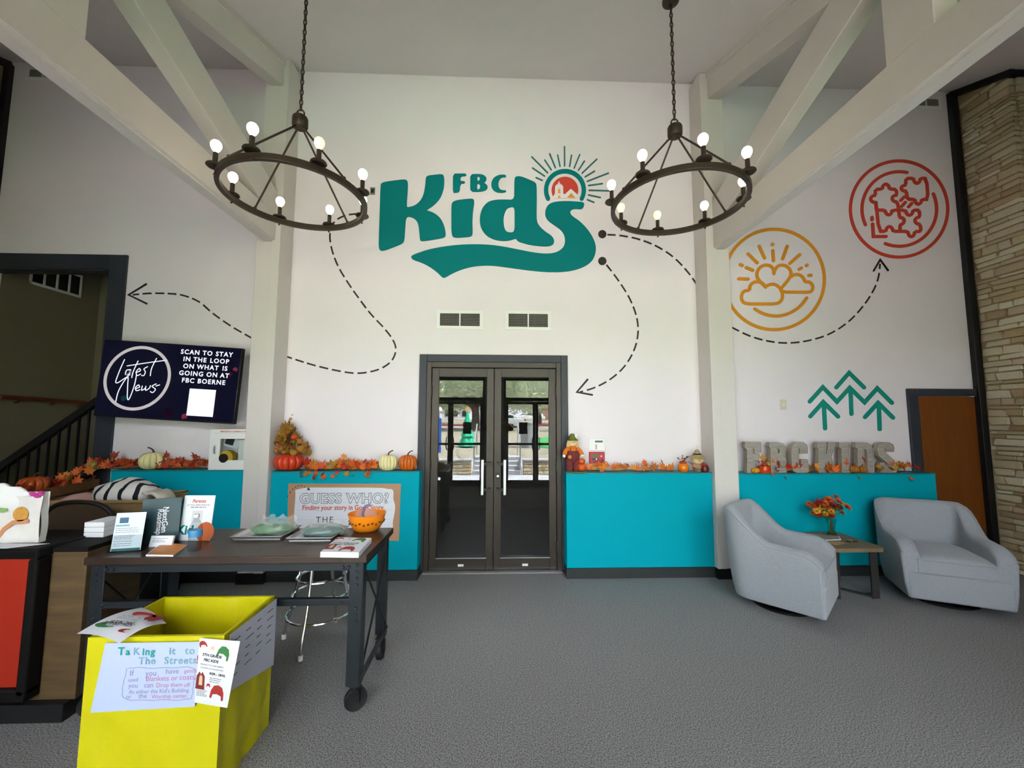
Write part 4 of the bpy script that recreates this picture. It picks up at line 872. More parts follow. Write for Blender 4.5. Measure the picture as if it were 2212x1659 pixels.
# ------------------------------------------------------------------ yellow collection box and its papers
bh = .65
fl, frr = onZ(190, 1378, bh), onZ(486, 1378, bh); bk = onZ(588, 1287, bh)
X0, X1, Y0, Y1 = fl.x, (frr.x + bk.x) / 2, fl.y, bk.y
bx = thing('collection_box', 'open cardboard box wrapped in bright yellow paper in front of the table', 'box', ((X0 + X1) / 2, (Y0 + Y1) / 2, 0))
def wavy(mb, nx, f):
    vs = []; fs = []
    for i in range(nx + 1):
        for j in range(nx + 1): vs.append(f(i / nx, j / nx))
    for i in range(nx):
        for j in range(nx): fs.append((i * (nx + 1) + j, (i + 1) * (nx + 1) + j, (i + 1) * (nx + 1) + j + 1, i * (nx + 1) + j + 1))
    return mb.add(vs, fs)
t_ = .014
def cw(x, y, z): return .010 * mnoise.noise(Vector((x * 5, y * 5, z * 4))) + .003 * mnoise.noise(Vector((x * 14, y * 14 + 3, z * 9)))
W1 = MB(); wavy(W1, 16, lambda a, b: (X0 + (X1 - X0) * a, Y0 + (cw(a, 0, b) if 0 < a < 1 else 0), bh * b)); wavy(W1, 16, lambda a, b: (X0 + t_ + (X1 - X0 - 2 * t_) * a, Y0 + t_ + (cw(a, 2, b) if 0 < a < 1 else 0), bh * b))
W1.box(X0, X1, Y0, Y0 + t_, bh - .001, bh + .002).build('front_wall', YELLOW, bx)
W2 = MB(); wavy(W2, 16, lambda a, b: (X0 + (X1 - X0) * a, Y1 + (cw(a, 4, b) if 0 < a < 1 else 0), bh * b)); wavy(W2, 16, lambda a, b: (X0 + t_ + (X1 - X0 - 2 * t_) * a, Y1 - t_ + (2 * cw(a * 1.5, 6, b) if 0 < a < 1 else 0), bh * b))
W2.box(X0, X1, Y1 - t_, Y1, bh - .001, bh + .002).build('back_wall', YELLOW, bx)
for xx, sg, nm in ((X1, 1, 'side_wall'), (X0, -1, 'side_wall')):
    W3 = MB(); wavy(W3, 16, lambda a, b: (xx + (1.3 * cw(a, 8 + sg, b) if 0 < a < 1 else 0), Y0 + (Y1 - Y0) * a, bh * b)); wavy(W3, 16, lambda a, b: (xx - sg * t_ + (2 * cw(a, 11 + sg, b) if 0 < a < 1 else 0), Y0 + t_ + (Y1 - Y0 - 2 * t_) * a, bh * b))
    W3.box(min(xx, xx - sg * t_), max(xx, xx - sg * t_), Y0 + t_, Y1 - t_, bh - .001, bh + .002).build(nm, YELLOW, bx)
MB().box(X0 + t_, X1 - t_, Y0 + t_, Y1 - t_, .004, .012).build('bottom', mat('cardboard', rgb(150, 116, 78), .8), bx)
m = MB().ball((0, 0, 0), (X1 - X0) * .43, (Y1 - Y0) * .40, .16, 28, 14); m.v = [tuple(Vector(((X0 + X1) / 2 + v[0], (Y0 + Y1) / 2 + v[1], .17 + v[2])) + mnoise.noise_vector(Vector(v) * 7) * .03) for v in m.v]
tag(m.build('folded_coat', mat('dark coat cloth', rgb(52, 40, 36), .9), None), 'dark coat lying in the yellow box', 'coat')
# hand-lettered sign on the front
y_ = Y0 - .012
a, b, c, e = (onY(*p, y_) for p in ((196, 1539), (421, 1526), (432, 1386), (228, 1389)))
o = thing('hand_lettered_sign', 'white hand lettered sign taped to the front of the yellow box', 'sign', tuple(a))
SF = Frame((a.x, y_, a.z), (1, 0, 0), (0, 0, 1)); pl = [(p.x - a.x, p.z - a.z) for p in (a, b, c, e)]
SF.slab([pl], .0015).build('sheet', mat('bluish paper', rgb(186, 198, 230), .7), o)
def sg(px, py): q = onY(150 + px / 4.157, 1260 + py / 4.157, y_); return q.x - a.x, q.z - a.z
MARK = {k: mat('marker ' + k, v, .7) for k, v in (('teal', rgb(24, 150, 140)), ('pale', rgb(132, 186, 196)), ('pink', rgb(184, 120, 158)), ('violet', rgb(140, 130, 176)), ('red', rgb(176, 50, 70)))}
for s, px, py, sz, mk, ol in (('T', 468, 640, .055, 'teal', 0), ('a', 527, 640, .05, 'teal', 0), ('K', 605, 638, .05, 'pale', 1), ('ing', 714, 640, .05, 'teal', 0), ('it', 925, 635, .052, 'pale', 1), ('to', 1085, 632, .052, 'pale', 1), ('The', 700, 722, .05, 'pale', 1), ('Streets', 1000, 718, .05, 'pale', 1), ('!', 1155, 715, .055, 'red', 0)):
    x, y = sg(px, py); text('lettering', s, sz * .82, MARK[mk], o, SF, x, y, .003, bold=0 if ol else .0012, outline=.0009 if ol else 0, space=1.15)
for s, px, py, sz, mk in (('If', 560, 830, .052, 'violet'), ('you', 735, 828, .048, 'violet'), ('have', 925, 808, .046, 'violet'), ('gently', 1090, 800, .034, 'pink'), ('used', 575, 880, .034, 'violet'), ('Blankets or', 830, 872, .044, 'pink'), ('coats,', 1065, 862, .046, 'pink'), ('you', 575, 935, .04, 'violet'), ('can', 715, 932, .044, 'violet'), ('Drop them', 900, 928, .037, 'pink'), ('off', 1056, 928, .036, 'pink'), ("At either the Kid's Building", 805, 982, .0345, 'violet'), ('or', 535, 1032, .036, 'violet'), ('the', 660, 1028, .04, 'violet'), ('Worship center.', 905, 1028, .0345, 'pink')):
    x, y = sg(px, py); text('lettering', s, sz * .66, MARK[mk], o, SF, x, y, .002, ang=.012, bold=.0002)
bd = [(515, 752), (820, 762), (1120, 745), (1138, 800), (1115, 900), (1108, 1000), (1090, 1045), (800, 1045), (490, 1050), (475, 980), (490, 880), (515, 800)]
bd2 = [sg(*p) for p in chaikin(bd, 2)]; bd2 = [(x + .002 * math.sin(i * 2.2), y + .002 * math.cos(i * 2.2)) for i, (x, y) in enumerate(bd2)]
SF.slab(ribbon(bd2, .0018, True, True), .0006, .0015).build('scalloped_border', MARK['violet'], o, smooth=0)
# printed flyer beside it, bending round the corner
y2 = Y0 - .017
a, b, c, e = (onY(*p, y2) for p in ((420, 1517), (491, 1529), (519, 1385), (432, 1378)))
o = thing('flyer', 'white winter coat drive flyer at the corner of the yellow box', 'flyer', tuple(a))
FS = Frame((a.x, y2, a.z), (1, 0, 0), (0, 0, 1)); FS.slab([[(p.x - a.x, p.z - a.z) for p in (a, b, c, e)]], .001).build('sheet', PAPER, o)
FA = Frame((a.x, y2, a.z), (b.x - a.x, 0, b.z - a.z), (e.x - a.x, 0, e.z - a.z)); FA.u = Vector((e.x - a.x, 0, e.z - a.z)).normalized(); FA.n = Vector((0, -1, 0))
flyer_art(FA, (b - a).length, (e - a).length * .98, o, .0012)
# lined sheet on the side
x_ = X1 + .012
o = thing('sign_up_sheet', 'large white handwritten sheet on the side of the yellow box', 'sheet', (x_, Y0, .4))
LF = Frame((x_, Y0, 0), (0, 1, 0), (0, 0, 1)); LF.n = Vector((1, 0, 0))
yy0, yy1 = .02, Y1 - Y0 - .004
LF.slab([[(yy0, .40), (yy1, .30), (yy1, bh - .012), (yy0, bh - .006)]], .0015).build('sheet', mat('lavender paper', rgb(206, 204, 222), .7), o)
for r_ in range(4): lines_of_print('handwriting', LF, yy0 + .03 + .09 * r_, yy0 + .09 + .09 * r_, [bh - .05 - .038 * k for k in range(5)], .004, INK, o, .0022, .5)
# loose flyer lying across the rear corner of the rim
pts = [onZ(*p, bh + .012) for p in ((166, 1363), (258, 1383), (360, 1341), (306, 1307))]
o = thing('flyer', 'white coat drive flyer lying loosely across the rim of the yellow box', 'flyer', tuple(pts[0]))
n = 12; vs = []
for i in range(n + 1):
    for j in range(7):
        p = (pts[0].lerp(pts[1], j / 6)).lerp(pts[3].lerp(pts[2], j / 6), i / n); vs.append(p + Vector((0, 0, .02 * math.sin(PI * i / n) - .012 + .012 * math.sin(PI * j / 6))))
MB().add(vs, [(i * 7 + j, i * 7 + j + 1, (i + 1) * 7 + j + 1, (i + 1) * 7 + j) for i in range(n) for j in range(6)]).build('sheet', PAPER, o)
LF3 = Frame(pts[1].lerp(pts[2], .06) + Vector((0, 0, .010)), pts[2] - pts[1], pts[0] - pts[1]); LF3.u = (pts[0] - pts[1]).normalized(); LF3.n = Vector((0, 0, 1))
Wf, Hf = (pts[2] - pts[1]).length, (pts[0] - pts[1]).length
for sh, cx_, cy_, s1, s2, m_, rt in ((hat, .82, .42, .2, .34, HAT_R, -1.2), (coat, .66, .66 - .3, .01, .01, HAT_B, 0), (coat, .74, .12, .28, .22, HAT_B, 1.4), (hat, .16, .62, .24, .22, HAT_G, .9), (hat, .1, .1, .16, .12, HAT_R, .2)):
    c0, s0 = math.cos(rt), math.sin(rt)
    LF3.slab([[(cx_ * Wf + (x * c0 - y * s0) * s1 * Wf, cy_ * Hf + (x * s0 + y * c0) * s2 * Hf * 1.6) for x, y in sh]], .0006, .0125).build('flyer_picture', m_, o, smooth=0)
for k, s in enumerate(('5TH GRADE', 'FBC KIDS')): text('lettering', s, .03, INK, o, LF3, Wf * (.34 + .08 * k), Hf * .45, .0135, bold=.0006, ang=PI / 2 + .1)
lines_of_print('flyer_print', LF3, Wf * .48, Wf * .7, [Hf * v for v in (.3, .38, .46, .54, .62, .7)], .004, GREYINK, o, .013)

# ------------------------------------------------------------------ guess who poster on the half wall
KRAFT = mat('kraft paper', rgb(182, 140, 108), .8, var=.06, vscale=5)
yp = 4.243
def gp(px, py): q = onY(480 + px / 4.366, 880 + py / 4.366, yp); return q.x, q.z
o = thing('poster', 'kraft paper guess who poster taped to the teal half wall', 'poster', (gp(1150, 1000)[0], yp, gp(1150, 1260)[1]))
PF = Frame((0, yp, 0), (1, 0, 0), (0, 0, 1))
PF.slab([[gp(*p) for p in ((612, 1260), (1667, 1258), (1686, 720), (624, 718))]], .0015).build('kraft_sheet', KRAFT, o)
PF.slab([[gp(*p) for p in chaikin([(690, 755), (1100, 756), (1510, 757), (1560, 770), (1604, 770), (1618, 800), (1612, 860), (1634, 930), (1626, 1000), (1608, 1080), (1612, 1130), (1600, 1160), (1100, 1160), (686, 1160), (678, 1000), (692, 850)], 1)]], .001, .0015).build('white_sheet', PAPER, o)
for y in (808, 898, 968, 1060):
    u0, u1 = gp(700, y), gp(1600, y + 2); PF.slab([rect(u0[0], u0[1] - .0015, u1[0], u0[1] + .0005)], .0004, .0026).build('ruled_line', mat('rule grey', rgb(186, 190, 200), .7), o, smooth=0)
x, y = gp(1150, 902); text('lettering', 'GUESS WHO?', .137, INK, o, PF, x, y, .0032, outline=.002, bold=.004, space=1.08, sx=1.0)
x, y = gp(1145, 965); text('lettering', "Finding your story in God's Story.", .066, RED, o, PF, x, y, .003, bold=.0012, sx=.9)
x, y = gp(965, 1086); text('lettering', 'THE', .083, INK, o, PF, x, y, .003, space=1.25)
path = [gp(*p) for p in catmull([(615, 845), (650, 790), (690, 752), (735, 735), (785, 750), (815, 770)], 8)]
for i in range(0, len(path) - 3, 5): PF.slab(ribbon(path[i:i + 4], .006, False), .0005, .003).build('dash', INK, o, smooth=0)
PF.slab([[gp(*p) for p in ((832, 782), (795, 778), (812, 766), (816, 748))]], .0005, .003).build('arrowhead', INK, o, smooth=0)

# ------------------------------------------------------------------ reception desk
dk = thing('reception_desk', 'oak reception desk with a black framed orange panel', 'desk', (-3.1, 2.75, 0))
DX = -2.262
MB().box(-4.2, DX, 2.42, 2.78, .09, .86).build('body', WOOD, dk, bevel=.002)
MB().box(-4.15, DX - .02, 2.38, 2.74, 0, .09).build('plinth', BLACK, dk)
MB().box(-4.2, DX + .004, 2.415, 2.79, .86, .885).build('worktop', mat('black laminate', rgb(14, 13, 12), .7, spec=.2), dk, bevel=.002)
fx = -2.445
MB().box(-4.1, fx, 2.34, 2.6, .845, .9).box(fx - .05, fx, 2.34, 2.42, .15, .845).box(-4.1, fx, 2.34, 2.42, .12, .19).build('panel_frame', mat('black laminate', rgb(14, 13, 12), .7, spec=.2), dk, bevel=.012, seg=3)
MB().box(-4.1, fx - .05, 2.365, 2.42, .19, .845).build('orange_panel', mat('orange laminate', rgb(164, 38, 18), .5), dk)
# decorated bag on the desk
p0, p1 = onY(88, 1162, 2.46), onY(-60, 1166, 2.46); bt = onY(88, 1072, 2.46).z
o = thing('fabric_bag', 'white bag printed with a pumpkin standing on the desk', 'bag', ((p0.x + p1.x) / 2, 2.5, .9))
BAGM = mat('white printed cloth', rgb(222, 218, 212), .8, var=.06, vscale=14)
m = MB(); wavy(m, 10, lambda a, b: (p1.x + (p0.x - p1.x) * a, 2.45 + .006 * math.sin(a * 9 + b * 4), .902 + (bt - .9) * b)); wavy(m, 10, lambda a, b: (p1.x + (p0.x - p1.x) * a, 2.485 + .004 * math.sin(a * 7), .902 + (bt + .02 - .9) * b)); wavy(m, 6, lambda a, b: (p0.x + .008 * math.sin(b * 5) - .0 * a, 2.45 + .035 * a, .902 + (bt - .9 + .02 * a) * b)); m.box(p1.x, p0.x, 2.453, 2.482, .901, .905); m.build('cloth_body', BAGM, o)
m = MB().ball((p1.x + .12, 2.47, bt - .02), .16, .03, .085, 20, 10); m.v = [tuple(Vector(v) + mnoise.noise_vector(Vector(v) * 14) * .02) for v in m.v]; m.build('tissue_paper', WHITEP, o)
PB = Frame((p1.x, 2.443, .9), (1, 0, 0), (0, 0, 1)); bw = p0.x - p1.x
PB.slab([[(bw * .72 + .042 * math.cos(k * PI / 10), .16 + .04 * math.sin(k * PI / 10)) for k in range(20)]], .001).build('pumpkin_print', mat('ochre print', rgb(206, 150, 70), .7, var=.2, vscale=30), o, smooth=0)
PB.slab(ribbon([(bw * .42, .03), (bw * .5, .08), (bw * .62, .115), (bw * .82, .12)], .022), .001).build('stalk_print', mat('peach print', rgb(206, 140, 96), .7), o, smooth=0)
PB.slab([[(bw * .44 + .03 * math.cos(k * PI / 8), .185 + .016 * math.sin(k * PI / 8)) for k in range(16)]], .001).build('leaf_print', mat('leaf green print', rgb(140, 176, 110), .7), o, smooth=0)
m = MB()
for k in range(7): a = k * .9; m.ball((p0.x - .035 + .02 * math.cos(a), 2.45 + .012 * math.sin(a), bt + .012 + .008 * math.sin(2 * a)), .017, .01, .01, 8, 5)
m.build('bow', mat('magenta ribbon', rgb(206, 62, 150), .4), o)
q0 = onZ(0, 1185, .905); o = thing('envelope', 'cream paper sheet lying at the desk edge under the bag', 'paper', (q0.x, q0.y, .902))
MB().add([(q0.x - .25, q0.y + .02, .9025), (q0.x + .02, q0.y + .01, .9025), (q0.x + .16, q0.y + .09, .9025), (q0.x - .2, q0.y + .1, .9025), (q0.x - .25, q0.y + .02, .904), (q0.x + .02, q0.y + .01, .904), (q0.x + .16, q0.y + .09, .904), (q0.x - .2, q0.y + .1, .904)], [(3, 2, 1, 0), (4, 5, 6, 7), (0, 1, 5, 4), (1, 2, 6, 5), (2, 3, 7, 6), (3, 0, 4, 7)]).build('sheet', PAPER, o)
# office chair behind the desk
cx0 = onY(168, 1090, 3.3); o = thing('office_chair', 'dark mesh backed office chair behind the reception desk', 'chair', (cx0.x, 3.3, 0))
MESHB = mat('brown chair mesh', rgb(70, 54, 36), .8, var=.15, vscale=60); cz_ = cx0.z
arch = [(-.27, -.42), (-.27, -.2), (-.24, -.07), (-.15, .0), (0, .02), (.15, .0), (.24, -.07), (.27, -.2), (.27, -.42)]
bkf = [(cx0.x + x, 3.3 + .25 * x * x, cz_ + z) for x, z in catmull(arch, 4)]
MB().tube(bkf + [(cx0.x, 3.32, cz_ - .46)], .017, 8, closed=True).build('back_frame', mat('dark chair plastic', rgb(34, 26, 22), .5), o)
m = MB(); k = len(bkf); m.add([(p[0], p[1], p[2]) for p in bkf] + [(cx0.x, 3.3, cz_ - .25)], [(i, (i + 1) % k, k) for i in range(k)]); m.build('back_mesh', MESHB, o)
MB().lathe([(0, .44), (.22, .44), (.25, .47), (.24, .51), (0, .52)], 24, (cx0.x, 3.07, 0)).build('seat', mat('black seat fabric', rgb(24, 24, 25), .9), o)
MB().beam((cx0.x, 3.32, cz_ - .46), (cx0.x, 3.2, .46), .06, .02).build('back_support', BLACK, o)
MB().lathe([(.03, .1), (.03, .44)], 12, (cx0.x, 3.07, 0)).build('gas_post', BLACK, o)
for k in range(5):
    a = k * 2 * PI / 5; e_ = (cx0.x + .24 * math.cos(a), 3.07 + .24 * math.sin(a))
    l = MB().beam((cx0.x, 3.07, .1), (*e_, .075), .04, .03).build('base_arm', BLACK, o); MB().ball((*e_, .032), .031).build('caster', BLACK, l)
# dark console along the side with crate and basket
cn = thing('console', 'dark low console at the foot of the stairwell', 'console', (-4.35, 3.6, 0))
DKW = mat('espresso laminate', rgb(26, 20, 17), .5)
MB().box(-4.95, -3.83, 3.3, 4.2, .06, .86).build('body', DKW, cn, bevel=.003); MB().box(-4.98, -3.8, 3.27, 4.2, .86, .9).build('top', DKW, cn, bevel=.003)
for k in range(3): dd = MB().box(-4.93 + .37 * k, -4.58 + .37 * k, 3.29, 3.3, .09, .83).build('front', DKW, cn); MB().tube([(-4.63 + .37 * k, 3.28, .5), (-4.63 + .37 * k, 3.28, .62)], .006, 6).build('handle', ALU, dd)
a, b = onZ(40, 1066, .985), onZ(214, 1034, .985); a.x = max(a.x, -4.9)
o = thing('wooden_crate', 'long low wooden crate of autumn leaves on the console', 'crate', ((a.x + b.x) / 2, (a.y + b.y) / 2, .9))
a.z = b.z = .942; dv = (b - a).normalized(); nv = Vector((-dv.y, dv.x, 0))
CRW = mat('crate pine', rgb(128, 84, 46), .7, var=.25, vscale=10)
for off in (0, .17): MB().beam(a + nv * off, b + nv * off, .014, .082).build('long_board', CRW, o)
for e_ in (a, b): MB().beam(e_, e_ + nv * .17, .014, .082).build('end_board', CRW, o)
CRATE = (a.copy(), b.copy(), nv.copy())
# storage basket with folded blankets on a cabinet
o = thing('side_cabinet', 'black storage cabinet under the blanket basket', 'cabinet', (-3.35, 3.75, 0))
MB().box(-3.7, -2.95, 3.5, 4.12, .05, .56).build('body', DKW, o, bevel=.003); MB().box(-3.68, -2.97, 3.52, 4.1, 0, .05).build('plinth', BLACK, o)
for k in range(2): dd = MB().box(-3.68 + .36 * k, -3.34 + .36 * k, 3.49, 3.5, .08, .54).build('cabinet_door', DKW, o); MB().tube([(-3.36 + .06 * k, 3.48, .3), (-3.36 + .06 * k, 3.48, .42)], .006, 6).build('handle', ALU, dd)
bx0, bx1 = -3.73, -2.88; by0, by1 = 3.52, 3.98; zt0 = .915
o = thing('storage_basket', 'tan canvas basket heaped with blankets behind the desk', 'basket', ((bx0 + bx1) / 2, 3.75, .56))
BASK = mat('tan canvas', rgb(150, 122, 80), .85, var=.12, vscale=30)
i_ = .1; m = MB()
lo = [(bx0 + i_, by0 + .08), (bx1 - i_, by0 + .08), (bx1 - i_, by1 - .08), (bx0 + i_, by1 - .08)]; hi = [(bx0, by0), (bx1, by0), (bx1, by1), (bx0, by1)]
m.add([(*p, .565) for p in lo] + [(*p, zt0) for p in hi], [(0, 1, 2, 3)] + [(k, (k + 1) % 4, 4 + (k + 1) % 4, 4 + k) for k in range(4)]).build('body', BASK, o)
MB().tube([(*p, zt0) for p in hi], .016, 8, closed=True).build('rim', BASK, o)
ZEB = mat('zebra fleece', rgb(226, 222, 214), .9)
nt = ZEB.node_tree; wv = nt.nodes.new('ShaderNodeTexWave'); wv.inputs['Scale'].default_value = 3.2; wv.inputs['Distortion'].default_value = 4; wv.inputs['Detail'].default_value = 1; tcn = nt.nodes.new('ShaderNodeTexCoord'); crn = nt.nodes.new('ShaderNodeValToRGB')
crn.color_ramp.elements[0].position = .16; crn.color_ramp.elements[0].color = (*rgb(24, 22, 30), 1); crn.color_ramp.elements[1].position = .24; crn.color_ramp.elements[1].color = (*rgb(228, 224, 216), 1)
nt.links.new(tcn.outputs['Object'], wv.inputs[0]); nt.links.new(wv.outputs['Fac'], crn.inputs[0]); nt.links.new(crn.outputs[0], nt.nodes['Principled BSDF'].inputs['Base Color'])
def heap(name, lab, cat, c, r, m_, amp=.03, fr_=9):
    m = MB().ball((0, 0, 0), *r, 32, 16); m.v = [tuple(Vector(c) + Vector(v) + mnoise.noise_vector(Vector(v) * fr_ + Vector(c)) * amp) for v in m.v]
    return tag(m.build(name, m_), lab, cat)
heap('blanket', 'white fleece blanket with black zebra stripes in the basket', 'blanket', (-3.22, 3.75, .95), (.25, .18, .12), ZEB)
heap('blanket', 'pale pink folded blanket beside the zebra fleece', 'blanket', (-3.60, 3.73, .86), (.10, .17, .09), mat('pink fleece', rgb(206, 164, 150), .9))
m = MB(); wavy(m, 8, lambda a, b: (-2.99 + .14 * a + .02 * math.sin(b * 5), 3.62 + .2 * b, .965 - .16 * max(0, a - .45) - .02 * math.sin(a * 6))); tag(m.build('towel', mat('cream towel', rgb(214, 206, 188), .9)), 'cream towel end hanging over the basket rim', 'towel').modifiers.new('thick', 'SOLIDIFY').thickness = .02
# white paper ream beside the chair
c = onZ(262, 1140, .886); o = thing('paper_stack', 'small stack of white paper at the back of the desk', 'paper stack', (-2.42, 2.67, .886))
for k in range(3): MB().box(-2.465, -2.35, 2.6, 2.76, .887 + .03 * k, .915 + .03 * k).build('ream', PAPER, o, bevel=.002)

# ------------------------------------------------------------------ stairs seen through the portal
yr = 4.68
a, b = onY(-40, 1038, yr), onY(232, 852, yr); sl_ = (b.z - a.z) / (b.x - a.x)
o = thing('stair_railing', 'black metal stair railing climbing behind the portal', 'railing', ((a.x + b.x) / 2, yr, 0))
MB().beam(a, (a.x + 2.4, yr, a.z + 2.4 * sl_), .06, .075).build('top_rail', BLACK, o, bevel=.006)
MB().beam((a.x, yr, a.z - .78), (a.x + 2.4, yr, a.z - .78 + 2.4 * sl_), .04, .05).build('bottom_rail', BLACK, o)
for k in range(22):
    x = a.x + .06 + .1 * k; z = a.z + (x - a.x) * sl_; MB().box(x - .009, x + .009, yr - .009, yr + .009, z - .78, z).build('baluster', BLACK, o)
o = thing('staircase', 'dim carpeted staircase rising behind the railing', 'stairs', (-4.4, 5.35, 0))
for k in range(9):
    x = -5.4 + .27 * k; MB().box(x, x + .29, 4.72, 5.69, .012, .2 + .175 * k).build('step', CARPET, o)
o = thing('wall_handrail', 'wooden wall handrail inside the stairwell', 'handrail', (-XP, 5.1, 1.8))
a, b = onX(2, 857, -XP + .06), onX(185, 870, -XP + .06)
MB().tube([a, b], .024, 10).build('rail', mat('cherry rail', rgb(104, 52, 28), .4), o)
for f in (.2, .6, .95): p = a.lerp(b, f); MB().tube([p, p + Vector((-.03, 0, -.05)), p + Vector((-.06, 0, -.05))], .009, 6).build('rail_bracket', mat('cherry rail', rgb(104, 52, 28), .4), o)
a, b = onX(62, 612, -XP), onX(172, 646, -XP)
o = thing('return_grille', 'white framed return grille high in the stairwell', 'vent', (-XP, (a.y + b.y) / 2, a.z)); zt2 = a.z + .3
fm = MB().box(-XP, -XP + .015, a.y, b.y, a.z, a.z + .03).box(-XP, -XP + .015, a.y, b.y, zt2 - .03, zt2)
for k in range(5): y = a.y + (b.y - a.y - .02) * k / 4; fm.box(-XP, -XP + .015, y, y + .02, a.z, zt2)
fm.build('frame', WHITEP, o); MB().box(-XP, -XP + .004, a.y + .01, b.y - .01, a.z + .01, zt2 - .01).build('dark_opening', VENTIN, o)

# ------------------------------------------------------------------ swivel armchairs
def armchair(lab, loc, rz):
    t = thing('swivel_armchair', lab, 'armchair', loc, rz, 'grey swivel armchairs')
    # plan of the wrap-around shell, from one arm tip round the back to the other
    hw, fy, by, rc = .36, -.345, .335, .17
    plan = [(-hw, fy)] + [(-hw, fy + (by - rc - fy) * k / 14) for k in range(1, 15)] + [(-hw + rc - rc * math.cos(a), by - rc + rc * math.sin(a)) for a in [PI / 2 * k / 7 for k in range(1, 8)]]
    plan += [(x, by) for x in (-.1, 0, .1)] + [(-x, y) for x, y in reversed(plan)]
    n = len(plan); vs = []; m = None
    for i, (x, y) in enumerate(plan):
        a, b = plan[max(i - 1, 0)], plan[min(i + 1, n - 1)]; tx, ty = b[0] - a[0], b[1] - a[1]; l = math.hypot(tx, ty); nx, ny = -ty / l, tx / l      # outward
        f = min(1, max(0, (y - .0) / .29)); f = f * f * (3 - 2 * f); top = .55 + .02 * min(1, (y - fy) / .3) + .25 * f
        if y < -.2: top -= .075 * ((-.2 - y) / .145) ** 2.2
        lean = .05 * f; th_ = .125 - .02 * f
        prof = [(-.03, .075), (-.01, .2), (.0, .36), (.004, top - .05), (-.005, top - .02), (-.03, top - .002), (-th_ + .03, top), (-th_ + .008, top - .018), (-th_, top - .045), (-th_ - .005, .36), (-th_, .12)]
        ring = []
        for o_, z in prof:
            q = z / .8; ring.append((x + nx * o_, y + ny * o_ + lean * q, z))
        m = len(ring); vs += ring
    fs = [(i * m + k, (i + 1) * m + k, (i + 1) * m + k + 1, i * m + k + 1) for i in range(n - 1) for k in range(m - 1)] + [(i * m + m - 1, (i + 1) * m + m - 1, (i + 1) * m, i * m) for i in range(n - 1)]
    fs += [tuple(range(m)), tuple(reversed(range((n - 1) * m, n * m)))]
    b = MB().add(vs, fs).build('shell', FABRIC, t, smooth=1.0, local=True)
    bv = b.modifiers.new('bevel', 'BEVEL'); bv.width = .02; bv.segments = 3; bv.limit_method = 'ANGLE'; bv.angle_limit = 1.0
    # welt along the top of the shell, outside
    MB().tube([vs[i * m + 4] for i in range(n)], .006, 6).build('welt', FABRIC, b, local=True)
    MB().box(-.325, .325, -.352, -.28, .078, .30).box(-.27, .27, -.28, .27, .08, .3).build('front_panel', FABRIC, t, bevel=.015, local=True, seg=3)
    # cushion with a slightly domed top
    g = 14; cv = []; cf = []
    for i in range(g + 1):
        for j in range(g + 1):
            u, v = i / g * 2 - 1, j / g * 2 - 1; d = (1 - u ** 4) * (1 - v ** 4)
            cv.append((.256 * u, -.05 + .302 * v, .412 + .045 * d ** .5))
    n2 = len(cv); cv += [(x, y, .302) for x, y, z in cv]
    for i in range(g):
        for j in range(g):
            q = (i * (g + 1) + j, (i + 1) * (g + 1) + j, (i + 1) * (g + 1) + j + 1, i * (g + 1) + j + 1); cf.append(q); cf.append(tuple(k + n2 for k in reversed(q)))
    ed = [i * (g + 1) for i in range(g + 1)] + [g * (g + 1) + j for j in range(1, g + 1)] + [i * (g + 1) + g for i in range(g - 1, -1, -1)] + [j for j in range(g - 1, 0, -1)]
    for k in range(len(ed)): a_, b_2 = ed[k], ed[(k + 1) % len(ed)]; cf.append((a_, a_ + n2, b_2 + n2, b_2))
    cu = MB().add(cv, cf).build('seat_cushion', FABRIC, t, smooth=1.2, local=True)
    MB().tube([cv[k] for k in ed], .006, 6, closed=True).build('cushion_welt', FABRIC, cu, local=True)
    MB().lathe([(0, 0), (.24, 0), (.25, .01), (.25, .022), (.05, .03), (.05, .075), (0, .075)], 36).build('swivel_base', mat('black metal base', rgb(28, 28, 30), .35, .4), t, local=True)
    return t
def heading(x, y): return math.atan2(y, x) + PI / 2          # local -Y faces (x, y)
armchair('grey upholstered swivel armchair seen from its side beside the column', (2.50, 3.635, 0), heading(.68, -.73))
armchair('grey upholstered swivel armchair facing forward beside the wooden door', (4.0, 3.70, 0), heading(-.45, -.89))

# ------------------------------------------------------------------ side table, vase, magazines
SX0, SX1, SY0, SY1, SZ = 2.965, 3.50, 3.66, 4.2, .455
o = thing('side_table', 'oak topped side table with dark metal frame legs between the armchairs', 'side table', ((SX0 + SX1) / 2, (SY0 + SY1) / 2, 0))
TOPW = mat('weathered oak', rgb(128, 108, 82), .5, var=.2, vscale=5, stretch=(1, 8, 1))
r_ = .05; pl = [(cx_ + r_ * math.cos(a), cy_ + r_ * math.sin(a)) for cx_, cy_, a0 in ((SX1 - r_, SY1 - r_, 0), (SX0 + r_, SY1 - r_, 90), (SX0 + r_, SY0 + r_, 180), (SX1 - r_, SY0 + r_, 270)) for a in [math.radians(a0 + 15 * k) for k in range(7)]]
MB().prism([pl], .035, lambda u, v, d: (u, v, SZ - d)).build('table_top', TOPW, o, bevel=.004)
LEGM = mat('dark bronze leg', rgb(64, 62, 60), .45, .4)
for x in (SX0 + .085, SX1 - .085):
    MB().box(x - .035, x + .035, SY0 + .05, SY0 + .062, 0, SZ - .035).build('leg', LEGM, o); MB().box(x - .035, x + .035, SY1 - .062, SY1 - .05, 0, SZ - .035).build('leg', LEGM, o)
MB().beam((SX0 + .1, SY0 + .07, .012), (SX1 - .1, SY1 - .07, .012), .035, .012).build('floor_brace', LEGM, o)
MB().beam((SX1 - .1, SY0 + .07, .013), (SX0 + .1, SY1 - .07, .013), .035, .012).build('floor_brace', LEGM, o)
